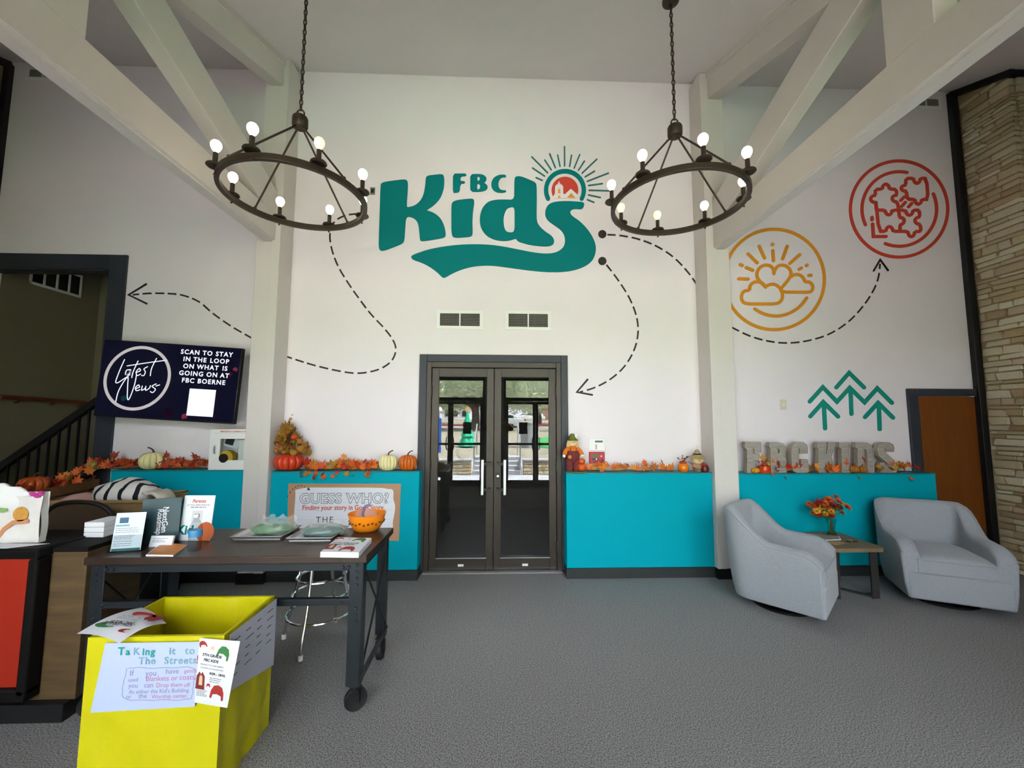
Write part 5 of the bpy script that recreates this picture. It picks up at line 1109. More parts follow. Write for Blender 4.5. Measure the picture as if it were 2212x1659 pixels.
vc = onZ(1797, 1157, SZ); vc.z = SZ
o = thing('flower_vase', 'clear glass vase on the side table', 'vase', tuple(vc))
MB().lathe([(0, 0), (.04, 0), (.042, .012), (.03, .05), (.033, .1), (.042, .14), (.046, .17), (.044, .17), (.04, .14), (.031, .1), (.028, .05), (.036, .018), (0, .012)], 28, vc).build('glass', glassy('vase glass', (.95, .965, .965), .08, .02, False), o)
MB().lathe([(0, .014), (.034, .018), (.027, .05), (.029, .09), (0, .09)], 20, vc).build('water', glassy('vase water', (.96, .97, .965), .03, .02, False), o)
bq = thing('bouquet', 'autumn bouquet of orange red and yellow flowers in the vase', 'flowers', (vc.x, vc.y, SZ + .02))
PET = {k: mat('petal ' + k, v, .6, var=.2, vscale=40) for k, v in (('orange', rgb(216, 98, 30)), ('red', rgb(150, 30, 26)), ('yellow', rgb(232, 168, 24)), ('rust', rgb(190, 84, 40)))}
GREENL = mat('bouquet leaf', rgb(92, 104, 40), .6, var=.2, vscale=30)
rr = random.Random(11)
def bloom(c, r, m_, up):
    up = Vector(up).normalized(); a = up.orthogonal().normalized(); b2 = up.cross(a); mb = MB()
    for ring, (k, tilt, sc) in enumerate(((10, .25, 1), (9, .6, .8), (7, 1.0, .55))):
        for i in range(k):
            t = 2 * PI * (i + .5 * ring) / k; d = a * math.cos(t) + b2 * math.sin(t); e1 = d * math.cos(tilt) + up * math.sin(tilt); s1 = up.cross(d)
            c0 = Vector(c) + up * .004 * ring; mb.add([c0, c0 + e1 * r * sc * .6 + s1 * r * .2 * sc, c0 + e1 * r * sc, c0 + e1 * r * sc * .6 - s1 * r * .2 * sc], [(0, 1, 2, 3)])
    fl_ = mb.build('bloom', m_, bq); MB().ball(Vector(c) + up * r * .15, r * .22, n=8, m=5).build('bloom_centre', mat('seed brown', rgb(96, 50, 24), .8), fl_)
    return fl_
for i, (px, py, k, r) in enumerate(((1770, 1085, 'red', .034), (1790, 1080, 'orange', .04), (1810, 1083, 'orange', .034), (1776, 1096, 'yellow', .036), (1798, 1092, 'red', .04), (1828, 1096, 'orange', .042), (1755, 1093, 'rust', .032), (1765, 1104, 'yellow', .03), (1795, 1105, 'yellow', .03), (1785, 1094, 'rust', .034), (1812, 1096, 'red', .036), (1748, 1088, 'rust', .026), (1805, 1074, 'rust', .03), (1783, 1110, 'yellow', .026), (1782, 1088, 'orange', .034), (1818, 1108, 'rust', .028), (1806, 1100, 'orange', .034), (1770, 1112, 'red', .026), (1757, 1108, 'rust', .026), (1795, 1114, 'red', .026), (1816, 1088, 'yellow', .028), (1762, 1092, 'red', .03))):
    q = onY(px, py, vc.y + rr.uniform(-.06, .02)); bloom(q, r * 1.35, PET[k], (q.x - vc.x, q.y - vc.y - .12, q.z - vc.z - .1))
    MB().tube(catmull([(vc.x + rr.uniform(-.015, .015), vc.y + rr.uniform(-.015, .015), SZ + .03), (vc.x, vc.y, SZ + .16), tuple(q)], 4), .0025, 5).build('stem', GREENL, bq)
for i in range(16):
    a = rr.uniform(0, 2 * PI); r = rr.uniform(.06, .13); c = Vector((vc.x + r * math.cos(a), vc.y + r * math.sin(a) * .7, SZ + .19 + rr.uniform(-.03, .08))); d = Vector((math.cos(a), math.sin(a), rr.uniform(-.2, .5))).normalized(); s1 = d.cross(Vector((0, 0, 1))).normalized()
    MB().add([c - d * .03, c + s1 * .013, c + d * .035, c - s1 * .013], [(0, 1, 2, 3)]).build('leaf', GREENL, bq)
def flat_sheet(name, lab, cat, px, z, t, m_, cover=None):
    q = [onZ(*p, z + t) for p in px]; o = thing(name, lab, cat, (q[0].x, q[0].y, z))
    MB().prism([[(p.x, p.y) for p in q]], t, lambda u, v, d: (u, v, z + t - d)).build('pages', m_, o)
    if cover:
        c = sum(q, Vector()) / 4; MB().prism([[(c.x + (p.x - c.x) * .9, c.y + (p.y - c.y) * .9) for p in q]], .0006, lambda u, v, d: (u, v, z + t + .0006 - d)).build('cover_picture', cover, o, smooth=0)
    return o
def c8(x, y): return (1540 + x / 3.2917, 1040 + y / 3.2917)
flat_sheet('magazine', 'open white magazine on the side table below the vase', 'magazine', [c8(*p) for p in ((715, 420), (912, 412), (900, 390), (680, 372))], SZ + .001, .006, PAPER, mat('magazine picture', rgb(176, 150, 130), .5, var=.4, vscale=22))
flat_sheet('brochure', 'small tan brochure at the front of the side table', 'brochure', [c8(*p) for p in ((870, 452), (945, 440), (900, 425), (805, 430))], SZ + .001, .003, mat('tan card', rgb(178, 146, 110), .6, var=.15, vscale=30))
gl = onZ(*c8(985, 430), SZ); o = thing('sunglasses', 'dark folded sunglasses on the side table', 'glasses', (gl.x, gl.y, SZ))
for dx in (-.03, .03): MB().lathe([(0, 0), (.022, 0), (.024, .004), (.02, .008), (0, .009)], 16, (gl.x + dx, gl.y, SZ + .002)).build('lens', mat('brown lens', rgb(70, 46, 30), .2), o)
MB().tube([(gl.x - .055, gl.y + .005, SZ + .008), (gl.x - .05, gl.y + .04, SZ + .006), (gl.x + .05, gl.y + .045, SZ + .006)], .003, 6).tube([(gl.x - .012, gl.y, SZ + .008), (gl.x + .012, gl.y, SZ + .008)], .003, 6).build('temple', mat('amber plastic', rgb(150, 96, 50), .4), o)
a, b = onY(1677, 1143, 4.25), onY(1700, 1152, 4.25)
o = thing('wall_outlet', 'white outlet plate on the teal half wall by the side table', 'outlet', ((a.x + b.x) / 2, 4.25, b.z - .05)); MB().box(a.x, b.x, 4.243, 4.25, b.z - .05, a.z).build('plate', WHITEP, o, bevel=.002)
for k in (.3, .7): MB().box(a.x + (b.x - a.x) * k - .012, a.x + (b.x - a.x) * k + .012, 4.241, 4.243, b.z - .01, b.z + .02).build('socket', GREYINK, o)

# ------------------------------------------------------------------ standing letters on the ledge
FACE = mat('letter face', rgb(158, 152, 144), .7, var=.2, vscale=9, bump=.9, bscale=7, stretch=(1, 1, 7))
zl = LEDGE[3]; yl = 4.3
def l6(x, y): q = onY(1590 + x / 5.53, 930 + y / 5.53, yl); return (q.x, q.z)
LET = {
 'F': ([[(75, 122), (292, 122), (298, 246), (208, 246), (204, 196), (180, 196), (180, 268), (268, 268), (268, 330), (200, 330), (204, 488), (100, 488), (105, 215), (75, 186)]], 'F'),
 'B': ([[(365, 128), (500, 126), (560, 142), (585, 190), (583, 245), (550, 285), (590, 325), (600, 395), (598, 488), (385, 488), (385, 190), (365, 180)], [(470, 195), (500, 198), (513, 230), (500, 262), (470, 264)], [(470, 335), (510, 340), (522, 390), (510, 435), (470, 437)]], 'B'),
 'C': ([[(850, 262), (745, 262), (748, 200), (725, 196), (722, 250), (724, 370), (735, 415), (760, 418), (762, 340), (856, 340), (856, 488), (700, 492), (655, 470), (632, 420), (630, 220), (650, 165), (700, 130), (790, 128), (838, 160), (850, 200)]], 'C'),
 'K': ([[(935, 128), (1050, 128), (1040, 270), (1060, 268), (1080, 180), (1085, 128), (1180, 128), (1170, 190), (1120, 300), (1160, 400), (1195, 488), (1090, 488), (1048, 380), (1045, 488), (950, 488), (955, 200), (935, 190)]], 'K'),
 'I': ([[(1210, 132), (1350, 132), (1350, 185), (1335, 200), (1345, 430), (1360, 488), (1245, 488), (1245, 205), (1212, 185)]], 'I'),
 'D': ([[(1395, 130), (1545, 132), (1600, 155), (1632, 215), (1640, 360), (1642, 488), (1420, 488), (1425, 200), (1395, 188)], [(1500, 200), (1535, 205), (1552, 240), (1560, 400), (1500, 405)]], 'D'),
 'S': ([[(1875, 240), (1785, 240), (1780, 200), (1752, 200), (1745, 228), (1775, 262), (1850, 320), (1900, 390), (1915, 445), (1905, 488), (1690, 488), (1680, 375), (1745, 372), (1752, 418), (1800, 420), (1805, 385), (1750, 345), (1675, 290), (1650, 225), (1665, 165), (1720, 132), (1810, 130), (1862, 152), (1878, 190)]], 'S')}
for ch, (polys, nm) in LET.items():
    P2 = [[l6(*p) for p in pl] for pl in polys]; z0 = min(p[1] for p in P2[0]); P2 = [[(x, zl + .0005 + (z - z0)) for x, z in pl] for pl in P2]
    xr = max(p[0] for p in P2[0]); P2 = [[(xr - (x - xr) * -.86, z) for x, z in pl] for pl in P2]; xc = sum(p[0] for p in P2[0]) / len(P2[0])
    o = thing('standing_letter', 'grey wood look standing letter %s on the ledge' % ch, 'letter', (xc, yl + .03, zl), group='standing letters on the ledge')
    mb = MB().prism(P2, .055, lambda u, v, d: (u, yl + d, v)); body = mb.build('letter_body', TINT, o, smooth=.5)
    body.data.materials[0] = FACE
    for pl in P2: MB().prism(ribbon(pl, .007, True, True), .05, lambda u, v, d: (u, yl - .006 + d, v)).build('letter_rim', TINT, body, smooth=.5)

# ------------------------------------------------------------------ pumpkins
def pumpkin(c, R, Hh, m_, lab, ribs=9, name='pumpkin', stem=True, bend=1, grp=None, parent=None, cat='pumpkin'):
    o = thing(name, lab, cat, tuple(c), group=grp) if parent is None else parent
    prof = [(.0, .03)] + [(R * math.sin(PI * (k + .6) / 12.4) ** .62, Hh * .5 * (1 - math.cos(PI * (k + .6) / 12.4))) for k in range(12)] + [(0, Hh * .95)]
    prof[0] = (0, .012 * Hh); body = MB().lathe(prof, ribs * 12, c, rib=lambda t: .84 + .16 * abs(math.sin(ribs * t / 2)) ** .5).build('pumpkin_body', m_, o, smooth=1.2)
    if stem: MB().tube(catmull([(c[0], c[1], c[2] + Hh * .9), (c[0] + .002 * bend, c[1], c[2] + Hh * 1.08), (c[0] + R * .22 * bend, c[1], c[2] + Hh * 1.2), (c[0] + R * .5 * bend, c[1], c[2] + Hh * 1.27)], 4), [R * .12, R * .1, R * .085, R * .08, R * .075, R * .07, R * .07, R * .065, R * .065, R * .06, R * .06, R * .06, R * .07], 8).build('stem', STEMM, o)
    return o
def at_ledge(px, py, i, dy=0): q = onY(px, py, 4.31 + dy); return (q.x, 4.31 + dy, LEDGE[i])
pumpkin(at_ledge(329, 1012, 0), .113, .172, CREAMP, 'cream pumpkin on the ledge under the television', 11, bend=-1)
pumpkin(at_ledge(838, 1014, 1), .095, .16, CREAMP, 'pale cream pumpkin beside the glass doors', 13)
pumpkin(at_ledge(880.5, 1014, 1), .095, .158, ORANGEP, 'copper orange pumpkin closest to the glass doors', 13)

pumpkin(at_ledge(1631.5, 1016, 3, -.03), .04, .055, mat('yellow gourd', rgb(226, 160, 30), .4), 'small yellow pumpkin in front of the letter F', 11, stem=False)
pumpkin(at_ledge(1845, 1017, 3, -.03), .045, .075, mat('amber glass pumpkin', rgb(170, 104, 24), .2), 'small amber pumpkin in front of the letter I', 9)
pumpkin(at_ledge(1862, 1017, 3, -.025), .042, .07, mat('amber glass pumpkin', rgb(170, 104, 24), .2), 'small amber pumpkin in front of the letter D', 9)
gd = at_ledge(207, 1011, 0); pumpkin((gd[0], gd[1], LEDGE[0]), .075, .085, mat('olive gourd', rgb(150, 130, 60), .5), 'olive gourd at the stairwell end of the ledge', 9, stem=False, name='gourd')
p1_ = CRATE[0].lerp(CRATE[1], .28) + CRATE[2] * .085; pumpkin((p1_.x, p1_.y, .95), .1, .14, mat('dusky orange pumpkin', rgb(176, 74, 22), .4), 'dusky orange pumpkin in the wooden crate', 10)
# tall pumpkin topped with golden leaves, by the column
def leafmesh(seed):
    r = random.Random(seed); pts = []
    for a, l in ((-90, .35), (-60, .55), (-28, .42), (0, .8), (22, .5), (48, .95), (68, .55), (90, 1.1), (112, .55), (132, .95), (158, .5), (180, .8), (208, .42), (240, .55)):
        a = math.radians(a + r.uniform(-4, 4)); l *= r.uniform(.9, 1.1); pts.append((l * math.cos(a) * .5, l * math.sin(a) * .5))
    k = r.uniform(.5, 1.0); vs = [(x, y, k * (x * x + .6 * y * y) + .08 * math.sin(7 * x + seed)) for x, y in pts] + [(0, 0, 0)]
    n = len(pts); me = bpy.data.meshes.new('leaf'); me.from_pydata(vs + [(0, -.5, .05)], [], [(i, (i + 1) % n, n) for i in range(n)]); me.shade_smooth(); return me
LM = {}
for key, m_ in (('mix', LEAFM), ('red', LEAFRED), ('gold', LEAFGOLD), ('orange', LEAFORG)):
    LM[key] = []
    for i in range(4): me = leafmesh(i + 1); me.materials.append(m_); LM[key].append(me)
def leaf(par, c, size, key, r, up=.0):
    return inst(LM[key][r.randrange(4)], 'leaf', par, c, (r.uniform(.5, 1.5), r.uniform(-.7, .7), r.uniform(-1.4, 1.4)), (size, size, size))
c = at_ledge(624, 1014, 1, .02); o = thing('leafy_pumpkin', 'red orange pumpkin topped with a tall spray of golden leaves', 'centrepiece', c)
pumpkin(c, .14, .175, REDP, '', 11, parent=o, stem=False)
rl = random.Random(5)
for k in range(120):
    z = rl.random() ** 1.25; rad = .15 * (1 - z) ** .8 + .015; a = rl.uniform(0, 2 * PI)
    q = Vector((c[0] + (.02 if z < .3 else -.03 * z) + rad * math.cos(a) * 1.05, c[1] + rad * math.sin(a) * .55, c[2] + .165 + .29 * z)); q.y = min(q.y, YB - .05)
    leaf(o, q, rl.uniform(.085, .125), 'gold', rl)
for k in range(4): leaf(o, (c[0] - .03 + .012 * k, c[1], c[2] + .44 + .04 * k), .075 - .012 * k, 'gold', rl)
MB().ball((c[0] + .06, c[1] - .05, c[2] + .34), .03, .03, .024, 16, 8).build('berry_pumpkin', REDP, o)
MB().tube([(c[0], c[1], c[2] + .13), (c[0] - .01, c[1], c[2] + .3), (c[0] - .02, c[1], c[2] + .52)], .006, 6).build('branch', VINE, o)

# ------------------------------------------------------------------ leaf garlands
def garland(lab, i, px0, px1, n, size, key, seed, hang=0, hgt=.05, extra=()):
    r = random.Random(seed); a, b = at_ledge(px0, 1010, i), at_ledge(px1, 1010, i); z = LEDGE[i]
    o = thing('leaf_garland', lab, 'garland', ((a[0] + b[0]) / 2, 4.32, z), group='leaf garlands on the ledges')
    path = [(a[0] + (b[0] - a[0]) * k / 10, 4.32 + .03 * math.sin(k * 2.1 + seed), z + .012 + .008 * math.sin(k * 1.7)) for k in range(11)]
    MB().tube(catmull(path, 4), .004, 5).build('vine', VINE, o)
    for k in range(n):
        t = (k + r.random()) / n; q = Vector((a[0] + (b[0] - a[0]) * t, 4.31 + r.uniform(-.05, .06), z + .03 + r.random() ** 1.5 * hgt))
        leaf(o, q, size * r.uniform(.95, 1.5), key, r)
    for k in range(hang):
        t = r.random(); leaf(o, (a[0] + (b[0] - a[0]) * t, 4.228, z - r.uniform(.01, .07)), size * r.uniform(.7, 1.0), key, r)
    for px, py, sz in extra: q = onY(px, py, 4.3); leaf(o, tuple(q), sz, key, r)
    return o
garland('dense red leaf garland on the ledge under the television', 0, 192, 447, 150, .07, 'red', 1, 0, .06, ((246, 986, .12), (423, 988, .12), (360, 985, .1), (272, 1000, .09)))
garland('red and gold leaf garland trailing over the ledge edge by the poster', 1, 655, 815, 64, .09, 'mix', 2, 16, .05, ((743, 988, .09), (755, 1000, .1), (805, 1000, .1), (770, 1035, .1), (780, 1030, .09), (612, 1022, .07), (634, 1022, .08), (660, 1030, .08), (664, 1040, .07)))
garland('sparse orange leaf garland on the bare ledge beside the doll', 2, 1262, 1452, 34, .08, 'orange', 3, 0, .035, ((1300, 1018, .085), (1392, 1000, .08), (1430, 1000, .08), (1300, 1008, .1)))
garland('red and orange leaf garland trailing before the standing letters', 3, 1640, 1975, 74, .085, 'mix', 4, 4, .04, ((1648, 990, .1), (1672, 995, .09), (1680, 1000, .09), (1616, 998, .07), (1828, 1000, .1), (1865, 995, .1), (1925, 1000, .12), (1940, 1008, .1)))
rc_ = random.Random(9); o = thing('leaf_garland', 'dark orange leaf garland heaped in the wooden crate', 'garland', tuple(CRATE[0].lerp(CRATE[1], .5)), group='leaf garlands on the ledges')
for k in range(44):
    t = rc_.random(); q = CRATE[0].lerp(CRATE[1], t) + CRATE[2] * rc_.uniform(.02, .15); q.z = .96 + rc_.random() * (.12 if t > .5 else .06); leaf(o, q, rc_.uniform(.09, .14), 'red' if t < .5 else 'orange', rc_)

# ------------------------------------------------------------------ little figures on the ledges
SKINC = mat('doll cream', rgb(232, 204, 160), .7); STRAW = mat('straw hair', rgb(220, 190, 130), .85, var=.2, vscale=40); SHIRT = mat('doll orange shirt', rgb(222, 118, 30), .8); OVER = mat('doll maroon overalls', rgb(112, 44, 46), .85, var=.12, vscale=30); HATG = mat('doll olive hat', rgb(106, 110, 42), .85, var=.15, vscale=30)
c = Vector(at_ledge(1241, 1013, 2)); z = LEDGE[2]; o = thing('scarecrow_doll', 'scarecrow doll in maroon overalls and green hat beside the doors', 'doll', (c.x, c.y, z))
MB().lathe([(0, 0), (.105, 0), (.11, .006), (.105, .014), (0, .014)], 28, (c.x + .02, c.y, z)).build('base', mat('green base', rgb(88, 104, 62), .6), o)
for s in (-1, 1): MB().lathe([(.03, .012), (.038, .03), (.04, .09), (.045, .13)], 14, (c.x - .018 + s * .032, c.y, z)).build('leg', OVER, o)
MB().lathe([(.05, .11), (.072, .14), (.074, .18), (.062, .22), (.045, .235), (0, .24)], 20, (c.x - .018, c.y, z)).build('overalls', OVER, o)
MB().lathe([(.06, .2), (.06, .235), (.04, .262), (.02, .27), (0, .272)], 18, (c.x - .018, c.y, z)).build('shirt', SHIRT, o)
for s in (-1, 1):
    ar = MB().tube(catmull([(c.x - .018 + s * .045, c.y, z + .25), (c.x - .018 + s * .075, c.y - .01, z + .215), (c.x - .018 + s * .092, c.y - .025, z + .18)], 4), [.02, .021, .022, .023, .023, .024, .024, .024, .022], 10).build('sleeve', SHIRT, o); MB().ball((c.x - .018 + s * .094, c.y - .028, z + .168), .018, n=10, m=6).build('mitten', WHITEP, ar)
    MB().tube([(c.x - .018 + s * .028, c.y - .062, z + .2), (c.x - .018 + s * .03, c.y - .045, z + .25)], .005, 5).build('strap', OVER, o)
hd = MB().ball((c.x - .018, c.y - .005, z + .305), .045, .042, .043, 18, 12).build('head', SKINC, o)
for s in (-1, 1): MB().ball((c.x - .018 + s * .015, c.y - .045, z + .31), .004, n=6, m=4).build('eye', INK, hd)
MB().ball((c.x - .018, c.y - .048, z + .302), .006, n=6, m=4).build('nose', SHIRT, hd)
hr = MB()
for k in range(22): a = PI * (.02 + 1.0 * k / 21) ; x = math.cos(a); hr.tube([(c.x - .018 + .04 * x, c.y - .025 * math.sin(a), z + .335), (c.x - .018 + .056 * x, c.y - .034 * math.sin(a) * .6, z + .30), (c.x - .018 + .062 * x, c.y - .03 * math.sin(a) * .2, z + .262)], .006, 5)
hr.build('hair', STRAW, hd)
MB().lathe([(.062, .325), (.06, .333), (.044, .338), (.038, .365), (.022, .392), (.012, .398), (0, .4)], 20, (c.x - .02, c.y, z)).build('hat', HATG, hd)
MB().ball((c.x + .018, c.y - .02, z + .372), .018, .012, .022, 10, 6).build('hat_flower', WHITEP, hd)
MB().ball((c.x - .06, c.y - .068, z + .16), .02, .006, .02, 10, 6).build('leaf_patch', mat('mustard patch', rgb(190, 134, 44), .8), o)
for dz, r in ((.014, .052), (.085, .038)):
    MB().lathe([(0, 0)] + [(r * math.sin(PI * (k + .5) / 9) ** .6, r * 1.5 * .5 * (1 - math.cos(PI * (k + .5) / 9))) for k in range(9)] + [(0, r * 1.48)], 32, (c.x + .072, c.y - .02, z + dz), rib=lambda t: .93 + .07 * abs(math.sin(3.5 * t))).build('stacked_pumpkin', mat('doll pumpkin', rgb(206, 88, 30), .5), o)
c = Vector(at_ledge(1507, 1014, 2)); o = thing('scarecrow_ornament', 'small scarecrow ornament in a tan hat by the column', 'ornament', (c.x, c.y, z))
BURL = mat('burlap', rgb(160, 130, 96), .9, var=.15, vscale=60); HATT = mat('tan felt hat', rgb(160, 142, 100), .9)
MB().lathe([(0, 0), (.036, 0), (.04, .012), (.038, .03)], 18, (c.x, c.y, z)).build('base', mat('grey wood base', rgb(112, 104, 92), .8), o)
MB().lathe([(.036, .03), (.046, .04), (.046, .065), (.032, .09), (0, .092)], 18, (c.x, c.y, z)).build('body', BURL, o)
hd = MB().ball((c.x, c.y - .005, z + .12), .05, .045, .042, 18, 12).build('head', SKINC, o)
for s in (-1, 1): MB().ball((c.x + s * .013, c.y - .049, z + .127), .0045, n=6, m=4).build('eye', INK, hd); MB().ball((c.x + s * .045, c.y - .01, z + .12), .018, .02, .022, 10, 6).build('straw_tuft', STRAW, hd)
MB().ball((c.x, c.y - .051, z + .115), .005, n=6, m=4).build('nose', INK, hd)
MB().lathe([(.085, .142), (.08, .15), (.05, .165), (.04, .185), (.03, .205), (.012, .232), (0, .235)], 24, (c.x, c.y, z)).build('hat', HATT, hd); MB().lathe([(.043, .178), (.044, .18), (.038, .192), (.037, .19)], 24, (c.x, c.y, z)).build('hat_band', BLACK, hd)
MB().tube([(c.x + .008 * math.cos(a), c.y, z + .255 + .022 * math.sin(a)) for a in [2 * PI * k / 14 for k in range(14)]], .0015, 5, closed=True).build('hanging_loop', ALU, hd)
MB().tube([(c.x - .04, c.y, z + .07), (c.x - .1, c.y - .01, z + .105)], .003, 5).build('twig_arm', VINE, o)
for s in (-1, 1): MB().ball((c.x + s * .04, c.y - .02, z + .07), .022, .014, .024, 8, 5).build('scarf', mat('plaid scarf', rgb(196, 122, 80), .8, var=.3, vscale=60), o)
c = Vector(at_ledge(1522, 1016, 2, -.03)); o = thing('jar', 'dark red berry jar beside the scarecrow ornament', 'jar', (c.x, c.y, z)); MB().lathe([(0, 0), (.035, 0), (.042, .015), (.043, .045), (.032, .066), (.03, .075), (0, .076)], 20, c).build('jar_body', mat('maroon glass', rgb(88, 26, 24), .25), o); MB().ball((c.x - .01, c.y - .015, z + .078), .03, .024, .016, 12, 7).build('red_bow', mat('red fabric', rgb(190, 50, 44), .7), o)
c = Vector(at_ledge(1476, 1014, 2)); o = thing('pumpkin_jar', 'round orange jar topped with berry twigs on the bare ledge', 'jar', (c.x, c.y, z)); MB().lathe([(0, 0), (.035, 0), (.052, .02), (.056, .045), (.05, .07), (.035, .085), (.032, .095), (0, .096)], 24, c).build('jar_body', mat('orange glass', rgb(232, 128, 30), .15), o)
MB().lathe([(.033, .086), (.04, .092), (.034, .106), (0, .108)], 20, c).build('rust_collar', mat('rust cloth', rgb(186, 66, 30), .8), o)
rj = random.Random(4)
for k in range(9):
    a = rj.uniform(0, 2 * PI); e_ = Vector((c.x + .055 * math.cos(a), c.y + .035 * math.sin(a), z + .145 + rj.uniform(-.01, .02))); tw_ = MB().tube([(c.x, c.y, z + .1), tuple(e_)], .0018, 5).build('twig', VINE, o); MB().ball(e_, .008, n=8, m=5).build('berry', mat('berry', rgb(140, 50, 40), .5), tw_)
c = Vector(at_ledge(1651, 1016, 3, -.03)); o = thing('votive_jar', 'red orange glass jar holding leaves before the letter F', 'jar', (c.x, c.y, LEDGE[3])); MB().lathe([(0, 0), (.05, 0), (.062, .02), (.062, .05), (.054, .075), (.05, .075), (.056, .05), (.055, .02), (0, .008)], 24, c).build('jar_body', mat('red orange glass', rgb(206, 70, 26), .15), o)
for k in range(6): leaf(o, (c.x + rj.uniform(-.05, .05), c.y + rj.uniform(-.02, .02), c.z + .1 + rj.uniform(-.02, .03)), .07, 'mix', rj)

# ------------------------------------------------------------------ entrance doors and windows behind the camera
FRM = mat('black aluminium', rgb(20, 20, 21), .4, .3)
def glazed(name, lab, x0, x1, doors):
    o = thing(name, lab, 'door' if doors else 'window', ((x0 + x1) / 2, YF, 0), kind='structure')
    y0, y1 = YF - .09, YF - .03
    MB().box(x0, x0 + .05, y0, y1, 0, 2.57).build('jamb', FRM, o); MB().box(x1 - .05, x1, y0, y1, 0, 2.57).build('jamb', FRM, o)
    MB().box(x0 + .05, x1 - .05, y0, y1, 2.52, 2.57).build('head', FRM, o); MB().box(x0 + .05, x1 - .05, y0, y1, 2.02, 2.11).build('transom_bar', FRM, o)
    MB().box(x0 + .05, x1 - .05, YF - .062, YF - .058, 2.11, 2.52).build('transom_pane', CLEAR, o)
    xm = (x0 + x1) / 2
    if doors:
        for a, b, s in ((x0 + .052, xm - .003, 1), (xm + .003, x1 - .052, -1)):
            l = MB().box(a, a + .06, y0, y1, .01, 2.015).box(b - .06, b, y0, y1, .01, 2.015).box(a + .06, b - .06, y0, y1, 1.95, 2.015).box(a + .06, b - .06, y0, y1, .01, .15).build('leaf', FRM, o)
            MB().box(a + .05, b - .05, YF - .062, YF - .058, .14, 1.96).build('pane', CLEAR, l)
            MB().box(a + .05, b - .05, YF - .03, YF + .02, .98, 1.03).build('push_bar', FRM, l)
            xh = b - .03 if s > 0 else a + .03
            MB().tube(catmull([(xh, YF - .03, 1.16), (xh - s * .05, YF + .05, 1.14), (xh - s * .05, YF + .05, .9), (xh, YF - .03, .88)], 4), .011, 8).build('pull_handle', FRM, l)
    else:
        MB().box(x0 + .05, x1 - .05, y0, y1, 0, .15).build('sill_rail', FRM, o); MB().box(xm - .03, xm + .03, y0, y1, .15, 2.02).build('mullion', FRM, o)
        for a, b in ((x0 + .05, xm - .03), (xm + .03, x1 - .05)): MB().box(a, b, YF - .062, YF - .058, .15, 2.02).build('pane', CLEAR, o)
glazed('door_3', 'black framed entrance doors toward the desk end', *G[1][:2], True)
glazed('door_4', 'black framed entrance doors toward the armchair end', *G[2][:2], True)
glazed('added_window_2', 'unseen side window added for daylight at the armchair end', *G[3][:2], False)  # unseen window, added to carry daylight to the side walls
glazed('added_window_3', 'narrow unseen side window added for daylight at the desk end', *G[0][:2], False)  # unseen window, added to brighten the left part of the back wall
o = thing('window_1', 'strip of upper windows over the entrance', 'window', (.5, YF, CL[2]), kind='structure')
MB().box(CL[0], CL[1], YF - .09, YF - .03, CL[2], CL[2] + .04).box(CL[0], CL[1], YF - .09, YF - .03, CL[3] - .04, CL[3]).build('frame', FRM, o)
for k in range(5):
    x = CL[0] + (CL[1] - CL[0]) * k / 4; MB().box(max(CL[0], x - .03), min(CL[1], x + .03), YF - .09, YF - .03, CL[2] + .04, CL[3] - .04).build('mullion', FRM, o)
    if k < 4: MB().box(x + .03, x + (CL[1] - CL[0]) / 4 - .03, YF - .062, YF - .058, CL[2] + .04, CL[3] - .04).build('pane', CLEAR, o)
for x, lab in ((-.72, 'dark notice taped on the entrance door toward the desk'), (.62, 'dark notice taped on the entrance door toward the armchairs')):
    tag(MB().box(x - .1, x + .1, YF - .058, YF - .055, 1.24, 1.52).build('door_notice', mat('dark notice', rgb(40, 34, 32), .6)), lab, 'notice')
o = thing('emergency_light', 'white emergency light over the entrance doors', 'emergency light', (-.07, YF, 2.62))
MB().box(-.19, .05, YF + .001, YF + .08, 2.64, 2.74).build('housing', WHITEP, o, bevel=.008)
for s in (-.16, .02): MB().lathe([(0, 0), (.05, 0), (.055, .03), (.03, .07), (0, .075)], 18, (s, YF + .03, 2.62), (0, .6, .8)).build('lamp_head', WHITEP, o)

# ------------------------------------------------------------------ outdoors, beyond the entrance
CONC = mat('sunlit concrete', rgb(172, 174, 178), .85, var=.05, vscale=2)
DRY = mat('dry grass', rgb(140, 134, 116), .95, var=.25, vscale=3)
TURF = mat('green turf', rgb(70, 150, 84), .9, var=.15, vscale=5)
ASPH = mat('asphalt', rgb(136, 136, 136), .9, var=.08, vscale=2)
struct('ground_plaza', MB().box(-14, 14, -3.05, YF - .1, -.1, -.01), CONC, 'pale concrete plaza outside the entrance', 'plaza')
def strip(ys, zs, x0, x1):
    m = MB()
    for (ya, za), (yb, zb_) in zip(zip(ys, zs), zip(ys[1:], zs[1:])): m.add([(x0, ya, za), (x1, ya, za), (x1, yb, zb_), (x0, yb, zb_)], [(0, 1, 2, 3)])
    return m
def bank(x0, x1, y0, z0): return strip((y0, -6, -10, -30.5), (z0, .47, .6, .68), x0, x1)
lw = bank(-40, -.72, -3.28, .40)
for b_ in (bank(.72, 40, -3.28, .40), bank(-.72, .72, -4.4, .415)): lw.add(b_.v, b_.f)
struct('ground_lawn', lw, DRY, 'dry grass bank outside the entrance', 'ground')
struct('street', strip((-30.5, -37), (.68, .78), -60, 60), ASPH, 'pale asphalt drive beyond the bank', 'street')
struct('ground_far', strip((-37, -56, -68, -110), (.78, 1.15, 1.3, 1.6), -110, 110), DRY, 'dry grass beyond the drive', 'ground')
struct('curb', MB().box(-30, 30, -37.3, -37, .7, .98), mat('red curb', rgb(176, 70, 66), .8), 'red painted curb across the drive', 'curb')
